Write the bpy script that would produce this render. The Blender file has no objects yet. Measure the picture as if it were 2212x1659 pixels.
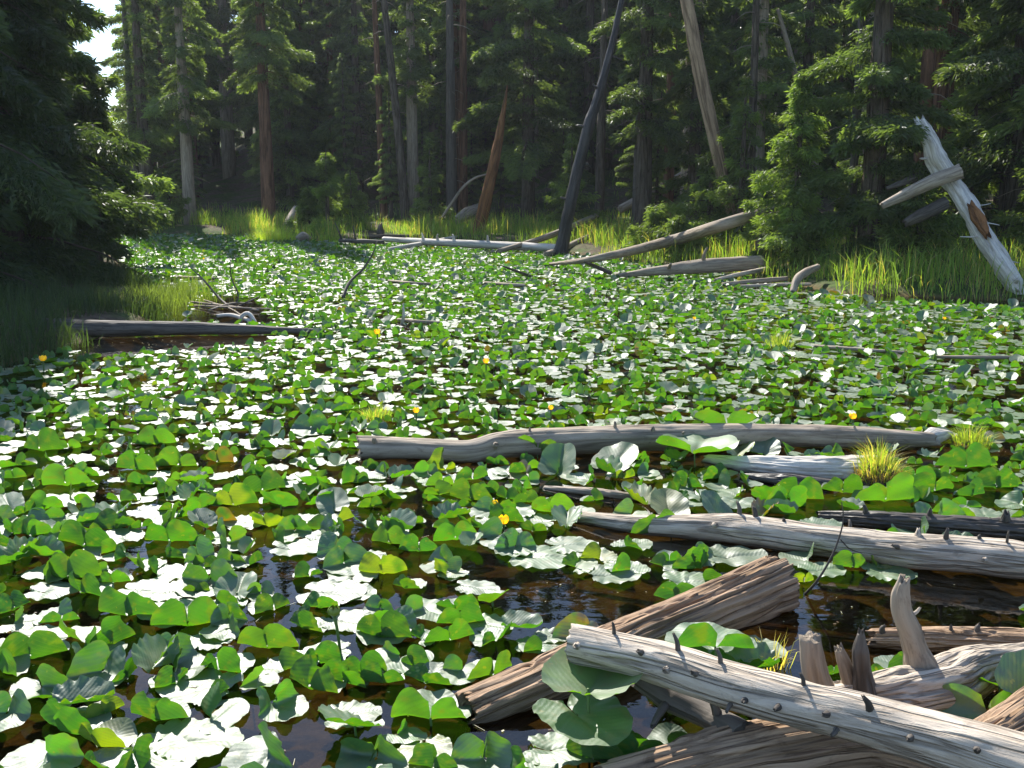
import bpy, math, random
import numpy as np
from mathutils import Vector
R = math.radians
rng = np.random.default_rng(7)
random.seed(7)
S = bpy.context.scene
COL = S.collection

# ------------------------------------------------------------------ camera, world, sun, exposure
CAMH, PITCH, FPX = 1.7, R(11.1), 2268.0          # eye height (m), pitch down, focal length in 2212-wide pixels
cam_d = bpy.data.cameras.new("camera"); cam_d.sensor_width = 36; cam_d.lens = 36 * FPX / 2212
cam_d.clip_end = 2000; cam_d.clip_start = 0.05
cam = bpy.data.objects.new("camera", cam_d); COL.objects.link(cam)
cam.location = (0, 0, CAMH); cam.rotation_euler = (R(90) - PITCH, 0, 0); S.camera = cam
SUN_EL, SUN_AZ = R(43), R(-21)                    # azimuth from +Y, negative is to the left
W = bpy.data.worlds.new("World"); S.world = W; W.use_nodes = True
wn = W.node_tree.nodes; wn.clear()
sky = wn.new("ShaderNodeTexSky"); sky.sky_type = 'NISHITA'; sky.sun_disc = False
sky.sun_elevation = SUN_EL; sky.sun_rotation = SUN_AZ; sky.altitude = 1500; sky.air_density = 1.0; sky.dust_density = 0.7
bg = wn.new("ShaderNodeBackground"); bg.inputs[1].default_value = 0.15
wo = wn.new("ShaderNodeOutputWorld")
W.node_tree.links.new(sky.outputs[0], bg.inputs[0]); W.node_tree.links.new(bg.outputs[0], wo.inputs[0])
sl = bpy.data.lights.new("sun", 'SUN'); sl.energy = 5.0; sl.angle = R(0.5); sl.color = (1.0, 0.955, 0.87)
so = bpy.data.objects.new("sun", sl); COL.objects.link(so); so.location = (-8, 10, 30)
SD = Vector((math.sin(SUN_AZ) * math.cos(SUN_EL), math.cos(SUN_AZ) * math.cos(SUN_EL), math.sin(SUN_EL)))
so.rotation_euler = SD.to_track_quat('Z', 'Y').to_euler()
S.view_settings.view_transform = 'Standard'; S.view_settings.look = 'None'
S.view_settings.gamma = 1; S.view_settings.use_curve_mapping = False
S.view_settings.exposure = 0.8
S.render.engine = 'CYCLES'
S.cycles.max_bounces = 8; S.cycles.transparent_max_bounces = 12; S.cycles.diffuse_bounces = 3
S.cycles.glossy_bounces = 3; S.cycles.caustics_reflective = False; S.cycles.caustics_refractive = False
S.cycles.use_denoising = True; S.cycles.denoiser = 'OPENIMAGEDENOISE'; S.cycles.denoising_prefilter = 'ACCURATE'

# ------------------------------------------------------------------ helpers
cp, sp_ = math.cos(PITCH), math.sin(PITCH)
def ray(px, py):
    x = (px - 1106) / FPX; y = -(py - 829.5) / FPX
    return np.array([x, cp + sp_ * y, -sp_ + cp * y])
def P(px, py, z=0.0):                             # point of the picture on the level z
    d = ray(px, py); t = (z - CAMH) / d[2]
    return np.array([0, 0, CAMH]) + d * t
def D(px, py, Y):                                 # point of the picture at depth Y
    d = ray(px, py); t = Y / d[1]
    return np.array([0, 0, CAMH]) + d * t
def proj(v):
    v = np.atleast_2d(v) - np.array([0, 0, CAMH])
    f = v[:, 1] * cp - v[:, 2] * sp_; u = v[:, 1] * sp_ + v[:, 2] * cp
    return np.stack([1106 + FPX * v[:, 0] / f, 829.5 - FPX * u / f, f], 1)
def dist(v): return float(np.linalg.norm(np.asarray(v) - np.array([0, 0, CAMH])))

_T = rng.random(4096)
def vnoise(x, y, z, seed=0):
    xi, yi, zi = np.floor(x).astype(np.int64), np.floor(y).astype(np.int64), np.floor(z).astype(np.int64)
    fx, fy, fz = x - xi, y - yi, z - zi
    fx, fy, fz = [f * f * (3 - 2 * f) for f in (fx, fy, fz)]
    def h(a, b, c):
        n = (a * 73856093) ^ (b * 19349663) ^ (c * 83492791) ^ (seed * 2654435 + 12345)
        n = (n ^ (n >> 13)) * 1274126177
        return _T[(n ^ (n >> 16)) & 4095]
    r = 0
    for dx in (0, 1):
        for dy in (0, 1):
            for dz in (0, 1):
                w = (fx if dx else 1 - fx) * (fy if dy else 1 - fy) * (fz if dz else 1 - fz)
                r = r + w * h(xi + dx, yi + dy, zi + dz)
    return r * 2 - 1
def fbm(x, y, z, o=3, seed=0):
    r = 0; a = 1.0; t = 0
    for k in range(o):
        r = r + a * vnoise(x * 2**k, y * 2**k, z * 2**k, seed + k); t += a; a *= .5
    return r / t

def mesh(name, V, F, mat, parent=None, attrs=None, smooth=True, link=True):
    """V (n,3) floats, F (m,k) ints, all faces of k corners (or list of such arrays)"""
    me = bpy.data.meshes.new(name)
    V = np.asarray(V, dtype=np.float32)
    Fs = F if isinstance(F, list) else [F]
    Fs = [np.asarray(f, dtype=np.int32) for f in Fs if len(f)]
    nl = sum(f.size for f in Fs); nf = sum(len(f) for f in Fs)
    me.vertices.add(len(V)); me.vertices.foreach_set("co", V.ravel())
    me.loops.add(nl); me.loops.foreach_set("vertex_index", np.concatenate([f.ravel() for f in Fs]))
    st = []; o = 0
    for f in Fs:
        st.append(o + np.arange(len(f)) * f.shape[1]); o += f.size
    me.polygons.add(nf); me.polygons.foreach_set("loop_start", np.concatenate(st).astype(np.int32))
    if smooth: me.polygons.foreach_set("use_smooth", np.ones(nf, dtype=bool))
    for an, av in (attrs or {}).items():
        av = np.asarray(av, dtype=np.float32)
        a = me.attributes.new(an, 'FLOAT_VECTOR', 'POINT'); a.data.foreach_set("vector", av.ravel())
    me.update(calc_edges=True); me.validate()
    for m in (mat if isinstance(mat, list) else [mat]): me.materials.append(m)
    if not link: return me
    ob = bpy.data.objects.new(name, me); COL.objects.link(ob)
    if parent is not None: ob.parent = parent
    return ob
def tag(o, label=None, cat=None, group=None, kind=None):
    if label: o["label"] = label
    if cat: o["category"] = cat
    if group: o["group"] = group
    if kind: o["kind"] = kind
    return o
def empty(name, loc):
    e = bpy.data.objects.new(name, None); COL.objects.link(e); e.location = loc
    e.empty_display_size = .2
    return e

# ------------------------------------------------------------------ materials
class NT:
    def __init__(s, name):
        s.m = bpy.data.materials.new(name); s.m.use_nodes = True
        s.t = s.m.node_tree; s.t.nodes.clear(); s.out = s.n("ShaderNodeOutputMaterial")
    def n(s, ty, ins=None, **kw):
        nd = s.t.nodes.new(ty)
        for k, v in kw.items(): setattr(nd, k, v)
        for k, v in (ins or {}).items():
            if isinstance(v, bpy.types.NodeSocket): s.t.links.new(v, nd.inputs[k])
            else: nd.inputs[k].default_value = v
        return nd
    def mix(s, f, a, b, bt='MIX'):
        nd = s.t.nodes.new("ShaderNodeMix"); nd.data_type = 'RGBA'; nd.blend_type = bt; nd.clamp_factor = True
        for k, v in ((0, f), (6, a), (7, b)):
            if isinstance(v, bpy.types.NodeSocket): s.t.links.new(v, nd.inputs[k])
            else: nd.inputs[k].default_value = v if k == 0 else (*v, 1)
        return nd.outputs[2]
    def ramp(s, f, stops):
        nd = s.n("ShaderNodeValToRGB", {0: f}); e = nd.color_ramp.elements
        while len(e) < len(stops): e.new(.5)
        for i, (p, c) in enumerate(stops):
            e[i].position = p; e[i].color = (*c, 1) if isinstance(c, tuple) else (c, c, c, 1)
        return nd.outputs[0]
    def noise(s, vec, scale, detail=4, rough=.55, dist=0.):
        return s.n("ShaderNodeTexNoise", {'Vector': vec, 'Scale': scale, 'Detail': detail, 'Roughness': rough, 'Distortion': dist}).outputs[0]
    def attr(s, name): return s.n("ShaderNodeAttribute", attribute_name=name).outputs['Vector']
    def math(s, op, a, b=0.): return s.n("ShaderNodeMath", {0: a, 1: b}, operation=op).outputs[0]
    def scale(s, vec, v): return s.n("ShaderNodeVectorMath", {0: vec, 1: v}, operation='MULTIPLY').outputs[0]
    def bump(s, h, st, d): return s.n("ShaderNodeBump", {'Height': h, 'Strength': st, 'Distance': d}).outputs[0]
    def surf(s, sh): s.t.links.new(sh, s.out.inputs[0]); return s.m

def wood_mat(name, light, mid, dark, grain=30, aniso=.07, rough=.75, spec=.25, bs=.6, bd=.006, moss=0.0, crack=.5):
    q = NT(name); w = q.attr("wood")
    g = q.scale(w, (1, 1, aniso))
    n1 = q.noise(g, grain, 6, .65, .3); n2 = q.noise(w, 4, 3, .6); n3 = q.noise(q.scale(w, (1, 1, aniso * .5)), grain * .55, 3, .5, .4)
    c = q.ramp(n1, [(.25, dark), (.48, mid), (.72, light)])
    c2 = q.mix(q.ramp(n2, [(.38, 0.), (.66, .45)]), c, mid)
    n4 = q.noise(q.scale(w, (1, 1, .4)), 22, 5, .7, .8); c2 = q.mix(q.ramp(n4, [(.56, 0.), (.68, .6)]), c2, dark)
    cr = q.ramp(n3, [(.44, 0.), (.49, 1.), (.51, 1.), (.56, 0.)])       # long drying cracks
    c3 = q.mix(q.math('MULTIPLY', cr, crack), c2, tuple(v * .3 for v in dark))
    geo = q.n("ShaderNodeNewGeometry")
    if moss:
        c3 = q.mix(q.math('MULTIPLY', q.ramp(q.noise(w, 9, 4), [(.5, 0.), (.62, 1.)]), moss), c3, (.07, .09, .03))
    # wet, algae-dark band close to the water line
    z = q.n("ShaderNodeSeparateXYZ", {0: geo.outputs['Position']}).outputs[2]
    wet = q.ramp(q.math('ADD', z, q.math('MULTIPLY', q.noise(w, 12, 3), .03)), [(.0, 1.), (.045, 0.)])
    c4 = q.mix(q.math('MULTIPLY', wet, .7), c3, (.035, .028, .02))
    rr = q.math('SUBTRACT', rough, q.math('MULTIPLY', wet, .45))
    h = q.math('SUBTRACT', n1, q.math('MULTIPLY', cr, .8))
    p = q.n("ShaderNodeBsdfPrincipled", {'Base Color': c4, 'Roughness': rr, 'Specular IOR Level': spec, 'Normal': q.bump(h, bs, bd)})
    return q.surf(p.outputs[0])
M = {}
M['pale'] = wood_mat("bleached_wood", (.78, .67, .54), (.60, .50, .39), (.26, .20, .145), 48, .10, crack=.55, bs=.9, bd=.01)
M['grey'] = wood_mat("weathered_wood", (.52, .43, .33), (.38, .305, .225), (.16, .12, .085), 24, .12, crack=.4)
M['white'] = wood_mat("sun_bleached_wood", (.82, .77, .69), (.68, .62, .54), (.38, .31, .24), 22, .1, crack=.35)
M['furrow'] = wood_mat("furrowed_wood", (.60, .43, .29), (.44, .30, .195), (.17, .105, .06), 46, .06, .85, .1, .9, .01)
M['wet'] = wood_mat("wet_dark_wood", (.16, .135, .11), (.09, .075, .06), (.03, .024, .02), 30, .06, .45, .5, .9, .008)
M['dark'] = wood_mat("dark_grey_wood", (.20, .17, .14), (.13, .11, .09), (.05, .04, .03), 26, .08, .7, .3, .7, .008)  # darker grey wood for branches, twigs, stumps and poles
M['rust'] = wood_mat("rust_brown_bark", (.40, .18, .07), (.26, .12, .05), (.06, .03, .02), 16, .12, .85, .1, .9, .02)
M['bark'] = wood_mat("conifer_bark", (.22, .175, .14), (.14, .11, .085), (.05, .04, .03), 14, .2, .9, .1, 1, .03, .2)
M['tanbark'] = wood_mat("tan_bark", (.62, .45, .29), (.45, .31, .20), (.2, .13, .085), 12, .15, .85, .1, .8, .02)
M['redbark'] = wood_mat("reddish_bark", (.34, .18, .11), (.22, .115, .07), (.08, .045, .03), 14, .15, .9, .1, 1, .03)
M['burnt'] = wood_mat("charred_wood", (.13, .115, .10), (.055, .047, .04), (.015, .013, .012), 16, .1, .5, .5, 1, .02)
M['plank'] = wood_mat("sunken_orange_wood", (.4, .2, .06), (.3, .14, .04), (.14, .06, .02), 20, .06)

def leaf_mat():
    q = NT("lily_leaf"); c = q.attr("col"); uv = q.attr("luv")
    s = q.n("ShaderNodeSeparateXYZ", {0: uv}); ax = q.math('ABSOLUTE', s.outputs[0])
    vein = q.math('SINE', q.math('MULTIPLY', q.math('SUBTRACT', s.outputs[1], q.math('MULTIPLY', ax, .75)), 95.))
    pos = q.n("ShaderNodeNewGeometry").outputs['Position']
    n = q.noise(pos, 55, 3, .6); big = q.noise(pos, 11, 3, .6)
    sp = q.ramp(q.noise(pos, 38, 2, .5), [(.69, 0.), (.74, 1.)])
    c1 = q.mix(q.math('MULTIPLY', sp, .75), c, (.32, .24, .03))
    c2 = q.mix(q.ramp(big, [(.35, 0.), (.75, .35)]), c1, (.15, .19, .02), 'MIX')
    dif = q.mix(.62, c2, (.045, .078, .05))
    h = q.math('ADD', q.math('MULTIPLY', vein, .16), n)
    bmp = q.bump(h, .34, .0035); bf = q.n('ShaderNodeNewGeometry').outputs['Backfacing']
    p = q.n("ShaderNodeBsdfPrincipled", {'Base Color': dif, 'Roughness': q.math('ADD', q.math('ADD', .48, q.math('MULTIPLY', big, .16)), q.math('MULTIPLY', bf, .2)), 'IOR': 1.6, 'Specular IOR Level': q.math('SUBTRACT', 1.0, q.math('MULTIPLY', bf, .85)), 'Normal': bmp})
    tcol = q.n("ShaderNodeVectorMath", {0: c2, 1: (.56, .84, .11)}, operation='MULTIPLY').outputs[0]
    tcol = q.mix(q.ramp(vein, [(.82, 0.), (1., .45)]), tcol, (.08, .16, .01))
    t = q.n("ShaderNodeBsdfTranslucent", {'Color': tcol, 'Normal': bmp})
    a = q.n("ShaderNodeAddShader", {0: p.outputs[0], 1: t.outputs[0]})
    return q.surf(a.outputs[0])
M['leaf'] = leaf_mat()

def foliage_mat(name, tr=(1.3, 1.5, .5), rough=.55):
    q = NT(name); c = q.attr("col")
    p = q.n("ShaderNodeBsdfPrincipled", {'Base Color': c, 'Roughness': rough, 'Specular IOR Level': .3})
    tcol = q.n("ShaderNodeVectorMath", {0: c, 1: tr}, operation='MULTIPLY').outputs[0]
    t = q.n("ShaderNodeBsdfTranslucent", {'Color': tcol})
    return q.surf(q.n("ShaderNodeAddShader", {0: p.outputs[0], 1: t.outputs[0]}).outputs[0])
M['needle'] = foliage_mat("needles", (2.0, 2.1, .8))
M['grass'] = foliage_mat("grass_blades", (1.7, 1.8, .5))

def flat_mat(name, col, rough=.5, tr=None, spec=.4):
    q = NT(name); pos = q.n("ShaderNodeNewGeometry").outputs['Position']
    c = q.mix(q.noise(pos, 30, 3), tuple(v * .75 for v in col), tuple(min(1, v * 1.2) for v in col))
    p = q.n("ShaderNodeBsdfPrincipled", {'Base Color': c, 'Roughness': rough, 'Specular IOR Level': spec})
    if tr:
        t = q.n("ShaderNodeBsdfTranslucent", {'Color': (*tr, 1)})
        return q.surf(q.n("ShaderNodeAddShader", {0: p.outputs[0], 1: t.outputs[0]}).outputs[0])
    return q.surf(p.outputs[0])
M['petal'] = flat_mat("yellow_petal", (.7, .48, .02), .4, (.5, .3, .005))
M['stem'] = flat_mat("green_stem", (.10, .17, .04), .5)
M['bud'] = flat_mat("green_bud", (.20, .26, .04), .4)

def ground_mat():
    q = NT("forest_floor"); pos = q.n("ShaderNodeNewGeometry").outputs['Position']
    z = q.n("ShaderNodeSeparateXYZ", {0: pos}).outputs[2]
    n1 = q.noise(pos, .9, 5, .6); n2 = q.noise(pos, 9, 5, .65)
    soil = q.ramp(n2, [(.3, (.05, .035, .024)), (.55, (.13, .095, .065)), (.75, (.22, .17, .12))])
    green = q.ramp(n2, [(.3, (.03, .05, .012)), (.7, (.09, .14, .03))])
    c = q.mix(q.ramp(n1, [(.42, 0.), (.58, 1.)]), soil, green)
    mud = q.ramp(q.noise(pos, 5, 6, .7), [(.3, (.03, .021, .010)), (.50, (.12, .085, .032)), (.72, (.26, .18, .065))])
    c = q.mix(q.ramp(z, [(.0, 0.), (.06, 1.)]), mud, c)
    h = q.noise(pos, 16, 5, .6)
    p = q.n("ShaderNodeBsdfPrincipled", {'Base Color': c, 'Roughness': .9, 'Specular IOR Level': .15, 'Normal': q.bump(h, .8, .03)})
    return q.surf(p.outputs[0])
M['ground'] = ground_mat()

def water_mat():
    q = NT("pond_water"); pos = q.n("ShaderNodeNewGeometry").outputs['Position']
    h1 = q.noise(q.scale(pos, (1, 1.6, 1)), 9, 2, .5); h2 = q.noise(q.scale(pos, (1, 1.5, 1)), 2.2, 2, .5)
    h = q.math('ADD', q.math('MULTIPLY', h1, .25), h2)
    b = q.bump(h, .22, .015)
    fr = q.n("ShaderNodeFresnel", {'IOR': 1.33, 'Normal': b}).outputs[0]
    tr = q.n("ShaderNodeBsdfTransparent", {'Color': (.44, .36, .20, 1)})
    gl = q.n("ShaderNodeBsdfGlossy", {'Color': (1, 1, 1, 1), 'Roughness': .015, 'Normal': b})
    mx = q.n("ShaderNodeMixShader", {0: fr, 1: tr.outputs[0], 2: gl.outputs[0]})
    return q.surf(mx.outputs[0])
M['water'] = water_mat()

# ------------------------------------------------------------------ pond outline, terrain, water
shore = [(-7.5, 1.0), (-7.0, 5.5)] + [tuple(P(a, b)[:2]) for a, b in [
    (-160, 850), (0, 792), (150, 748), (250, 722), (330, 690), (330, 655), (315, 622), (270, 585), (235, 545), (205, 513),
    (330, 507), (480, 508), (620, 516), (700, 524), (850, 517), (1000, 522), (1130, 532), (1215, 546), (1330, 560), (1440, 574), (1560, 588),
    (1660, 602), (1745, 622), (1800, 636), (1950, 640), (2100, 647), (2250, 652), (2480, 665)]] + [(9.6, 12), (9.0, 7), (6.5, 3.2), (5.0, 1.3), (-1, 0.9)]
shore = np.array(shore)
def sdist(x, y):
    """signed distance to the shore line, negative on the pond"""
    p = np.stack([x, y], -1); d = np.full(x.shape, 1e9); ins = np.zeros(x.shape, bool)
    n = len(shore)
    for i in range(n):
        a, b = shore[i], shore[(i + 1) % n]
        ab = b - a; t = np.clip(((p - a) @ ab) / (ab @ ab), 0, 1)
        q = p - a - t[..., None] * ab
        d = np.minimum(d, np.hypot(q[..., 0], q[..., 1]))
        c = ((a[1] > y) != (b[1] > y)) & (x < (b[0] - a[0]) * (y - a[1]) / (b[1] - a[1] + 1e-12) + a[0])
        ins ^= c
    return np.where(ins, -d, d)
def ground_z(x, y):
    x = np.asarray(x, float); y = np.asarray(y, float)
    d = sdist(x, y)
    wob = fbm(x * .6, y * .6, x * 0, 3, 5)
    base = np.interp(d, [-3, -.8, -.15, 0, .35, 1.2], [-.42, -.33, -.12, 0, .13, .2])
    az = np.degrees(np.arctan2(x, np.maximum(y, .1)))
    right = np.clip((az + 2) / 14, 0, 1); gap = np.clip((az + 18) / 6, 0, 1)
    d2 = np.clip(d - 1.2, 0, 60)
    rise = d2 * (.05 + .08 * right) + np.clip(d - 8, 0, 60) * .13 * gap
    return base + np.where(d > 0, rise * np.where(y < 1, .3, 1), 0) + wob * np.interp(d, [-2, 0, .5, 3, 10], [.06, .02, .04, .12, .35])
def gz(x, y): return float(ground_z(np.array([x]), np.array([y]))[0])
# ground: fine grid near, coarse skirt out to the horizon, in one sheet
gx = np.concatenate([[-900, -400, -200, -120, -80], np.arange(-55, -20, 1.5), np.arange(-20, 20, .3), np.arange(20, 55, 1.5), [80, 120, 200, 400, 900]])
gy = np.concatenate([[-900, -300, -100, -40, -15, -6, -2], np.arange(0, 26, .25), np.arange(26, 42, .4), np.arange(42, 90, 2), [120, 200, 400, 900]])
X, Y = np.meshgrid(gx, gy); Z = ground_z(X, Y)
far = np.hypot(X, Y) > 110; Z = np.where(far, np.minimum(Z, 6), Z)
nx, ny = len(gx), len(gy)
idx = np.arange(nx * ny).reshape(ny, nx)
gF = np.stack([idx[:-1, :-1], idx[:-1, 1:], idx[1:, 1:], idx[1:, :-1]], -1).reshape(-1, 4)
g = mesh("ground", np.stack([X, Y, Z], -1).reshape(-1, 3), gF, M['ground']); tag(g, "brown earthy banks and forest floor around the pond", "ground", kind='structure')
w = mesh("water", np.array([[-16, .2, 0], [14, .2, 0], [14, 42, 0], [-16, 42, 0]]), np.array([[0, 1, 2, 3]]), M['water'], smooth=False)
tag(w, "still dark pond water between the lily leaves", "water", kind='structure')

# ------------------------------------------------------------------ tubes: logs, trunks, sticks
def spline(pts, rad, n):
    pts = np.asarray(pts, float); rad = np.asarray(rad, float)
    if len(pts) == 2:
        t = np.linspace(0, 1, n)[:, None]
        return pts[0] * (1 - t) + pts[1] * t, rad[0] * (1 - t[:, 0]) + rad[1] * t[:, 0]
    seg = np.linalg.norm(np.diff(pts, axis=0), axis=1); cum = np.concatenate([[0], np.cumsum(seg)])
    ext = np.vstack([2 * pts[0] - pts[1], pts, 2 * pts[-1] - pts[-2]])
    out = []; rr = []
    for s in np.linspace(0, cum[-1], n):
        i = min(max(np.searchsorted(cum, s) - 1, 0), len(seg) - 1); t = (s - cum[i]) / seg[i]
        a, b, c, d = ext[i], ext[i + 1], ext[i + 2], ext[i + 3]
        out.append(.5 * (2 * b + (c - a) * t + (2 * a - 5 * b + 4 * c - d) * t * t + (3 * b - a - 3 * c + d) * t**3))
        rr.append(rad[i] * (1 - t) + rad[i + 1] * t)
    return np.array(out), np.array(rr)
def tube(pts, rad, nseg=16, nlen=20, lump=.06, furrow=0., fk=5., jag=.0, seed=0, flat=1.0, point=False):
    """bent tapering round log with lumps, long furrows and broken ends; returns V, F list, attribute"""
    C, Rr = spline(pts, rad, nlen)
    T = np.gradient(C, axis=0); T /= np.linalg.norm(T, axis=1)[:, None]
    up = np.array([0, 0, 1.0]) if abs(T[:, 2]).mean() < .8 else np.array([0, -1.0, 0])
    N = up - (T @ up)[:, None] * T; N /= np.linalg.norm(N, axis=1)[:, None]
    B = np.cross(T, N)
    s = np.concatenate([[0], np.cumsum(np.linalg.norm(np.diff(C, axis=0), axis=1))])
    th = np.linspace(0, 2 * np.pi, nseg, endpoint=False)
    TH, SS = np.meshgrid(th, s); rm = float(np.mean(Rr))
    sc = 1 / max(rm, .01)
    k = 1 + lump * fbm(np.cos(TH) * 1.2 + seed * 3.1, np.sin(TH) * 1.2, SS * sc * .35, 3, seed)
    if furrow:
        f = vnoise(np.cos(TH) * fk + seed, np.sin(TH) * fk, SS * sc * .22 + .35 * vnoise(np.cos(TH) * 2, np.sin(TH) * 2, SS * sc * .8, seed), seed + 9)
        f2 = vnoise(np.cos(TH) * fk * 2.3, np.sin(TH) * fk * 2.3 + seed, SS * sc * .55, seed + 4)
        k = k - furrow * (1 - np.clip(np.abs(f) * 3.2, 0, 1)) - furrow * .5 * (1 - np.clip(np.abs(f2) * 3.0, 0, 1))
    rr = Rr[:, None] * k
    off = N[:, None] * (np.cos(TH) * rr * flat)[..., None] + B[:, None] * (np.sin(TH) * rr)[..., None]
    Vt = C[:, None] + off
    if jag:                                   # splintered ends
        for e, sg in ((0, -1), (-1, 1)):
            j = jag * rm * (vnoise(np.cos(th) * 3.1 + seed, np.sin(th) * 3.1, th * 0 + 5 * sg, seed) + .3 * vnoise(np.cos(th) * 9, np.sin(th) * 9, th * 0 + sg, seed))
            Vt[e] += T[e] * (sg * j)[:, None]
    wood = np.stack([np.cos(TH) * Rr[:, None], np.sin(TH) * Rr[:, None], SS + seed * 7.3], -1)
    V = [Vt.reshape(-1, 3)]; A = [wood.reshape(-1, 3)]
    i = np.arange(nlen - 1)[:, None] * nseg; j = np.arange(nseg)[None]; j2 = (j + 1) % nseg
    F = np.stack([i + j, i + j2, i + nseg + j2, i + nseg + j], -1).reshape(-1, 4)
    quads = [F]; tris = []; n0 = nlen * nseg
    for e, base in ((0, 0), (nlen - 1, (nlen - 1) * nseg)):
        sg = -1 if e == 0 else 1; cen = C[e]; prev = np.arange(nseg) + base
        for q in (.62, .3):
            ring = cen + (Vt[e] - cen) * q + T[e] * (sg * rm * .08 * (1 - q)) + rng.normal(0, rm * .03, (nseg, 3))
            V.append(ring); A.append(np.stack([np.cos(th) * rm * q, np.sin(th) * rm * q, np.full(nseg, s[e] * 0 + 3.3 + q)], -1))
            cur = n0 + np.arange(nseg); n0 += nseg
            a, b = prev, cur; qd = np.stack([a, b, np.roll(b, -1), np.roll(a, -1)], -1)
            quads.append(qd if e == 0 else qd[:, ::-1]); prev = cur
        V.append(cen[None] + T[e] * sg * (rm * (.05 if not point else .3))); A.append(np.array([[0, 0, 3.3]]))
        tr = np.stack([prev, np.full(nseg, n0), np.roll(prev, -1)], -1); n0 += 1
        tris.append(tr if e == 0 else tr[:, ::-1])
    return np.vstack(V), [np.vstack(quads), np.vstack(tris)], np.vstack(A), (C, T, N, B, Rr, s)

def merge(parts):
    """parts: list of (V,[F4,F3],A) into one"""
    V = []; F4 = []; F3 = []; A = []; o = 0
    for v, f, a in parts:
        V.append(v); A.append(a); F4.append(f[0] + o); F3.append(f[1] + o); o += len(v)
    return np.vstack(V), [np.vstack(F4), np.vstack(F3)], np.vstack(A)

LOGS = []        # (centreline, radii) of everything lying at the water, for keeping leaves off it
sid = [0]
def log(name, label, cat, pts, rpx, mat, stubs=(), seg=28, n=60, lump=.08, furrow=.06, fk=4., jag=.25, group=None, part='branch_stub', keep=True, trunkname='trunk', flat=1.):
    """pts: world points, rpx: half thickness in picture pixels at each; stubs: (fraction, angle from up, length m, radius m)"""
    sid[0] += 1; seed = sid[0]
    rad = [r * dist(p) / FPX for p, r in zip(pts, rpx)]
    V, F, A, fr = tube(pts, rad, seg, n, lump, furrow, fk, jag, seed, flat)
    C, T, N, B, Rr, s = fr
    if keep: LOGS.append((C, Rr))
    base = np.array(pts[0])
    if stubs:
        e = empty(name, base); tag(e, label, cat, group)
        mesh(trunkname, V - base, F, mat, e, {'wood': A})
        for st in stubs:
            fr_, an, L, r = st[:4]
            i = int(fr_ * (len(C) - 1)); a = R(an)
            d = N[i] * math.cos(a) + B[i] * math.sin(a)
            d2 = d + T[i] * random.uniform(-.5, .5); d2 /= np.linalg.norm(d2)
            p0 = C[i] + d * Rr[i] * .75; p1 = p0 + d * (L * .5 + Rr[i] * .2); p2 = p1 + d2 * L * .6
            v, f, aa, _ = tube([p0, p1, p2], [r * 1.35, r, r * .6], 8, 6, .2, .1, 3, .8, seed + int(fr_ * 100))
            mesh(part, v - base, f, M['dark'] if mat in (M['pale'], M['furrow']) and r < .012 else mat, e, {'wood': aa})
        return e
    ob = mesh(name, V - base, F, mat, None, {'wood': A}); ob.location = base; tag(ob, label, cat, group)
    return ob

# ------------------------------------------------------------------ logs and driftwood near the camera
def Pz(px, py, ref): return D(px, py, ref[1])
log("fallen_log", "bleached knotty log lying diagonally across the bottom right corner over the other logs", "log",
    [P(1236, 1388, .27), P(1420, 1430, .27), P(1640, 1500, .27), P(1900, 1562, .275), P(2120, 1625, .28), P(2420, 1712, .29)],
    [40, 44, 48, 50, 53, 58], M['pale'],
    [(.10, 5, .035, .0055), (.17, 50, .02, .010), (.03, 70, .015, .012), (.24, 8, .05, .007), (.30, 60, .03, .009), (.235, 75, .012, .012), (.33, 6, .04, .007),
     (.40, 85, .012, .010), (.49, 8, .035, .006), (.46, 80, .03, .009), (.54, 70, .025, .009), (.615, 35, .05, .010), (.69, 75, .02, .009), (.80, 60, .022, .009), (.88, 80, .02, .009), (.56, 100, .03, .008), (.37, 110, .03, .007), (.94, 40, .03, .01)],
    seg=64, n=220, lump=.17, furrow=.022, fk=2.6, jag=.4)
log("broken_log", "furrowed brown log running under the bleached knotty log, cut end above the dark water", "log",
    [P(1680, 1262, .08), P(1500, 1338, .055), P(1340, 1405, .045), P(1180, 1482, .02), P(1010, 1556, -.03)], [60, 60, 60, 62, 60], M['furrow'],
    (), seg=150, n=200, lump=.08, furrow=.17, fk=5.5, jag=.55)
L5 = log("broken_log", "furrowed brown log at the very bottom edge, in the shadow of the bleached knotty log", "log",
    [P(1330, 1705, .0), P(1500, 1662, .04), P(1680, 1625, .08), P(1870, 1600, .10), P(2080, 1650, .1)], [60, 64, 70, 70, 60], M['furrow'],
    (), seg=140, n=160, lump=.16, furrow=.16, fk=5, jag=.6)
log("broken_log", "furrowed brown log end poking in at the bottom right corner of the picture", "log",
    [P(2110, 1640, .12), P(2210, 1580, .14), P(2350, 1500, .17), P(2550, 1420, .17)], [58, 62, 66, 70], M['furrow'],
    (), seg=130, n=120, lump=.12, furrow=.17, fk=5, jag=.5)
log("dead_branch", "grey shaded branch slanting under the bleached knotty log to the bottom furrowed log", "branch",
    [P(1375, 1462, .19), P(1450, 1510, .14), P(1530, 1548, .12), P(1610, 1590, .14)], [22, 28, 26, 30], M['dark'],
    [(.3, 100, .09, .012), (.75, 20, .05, .012)], seg=24, n=50, furrow=.1, jag=.5)
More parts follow.
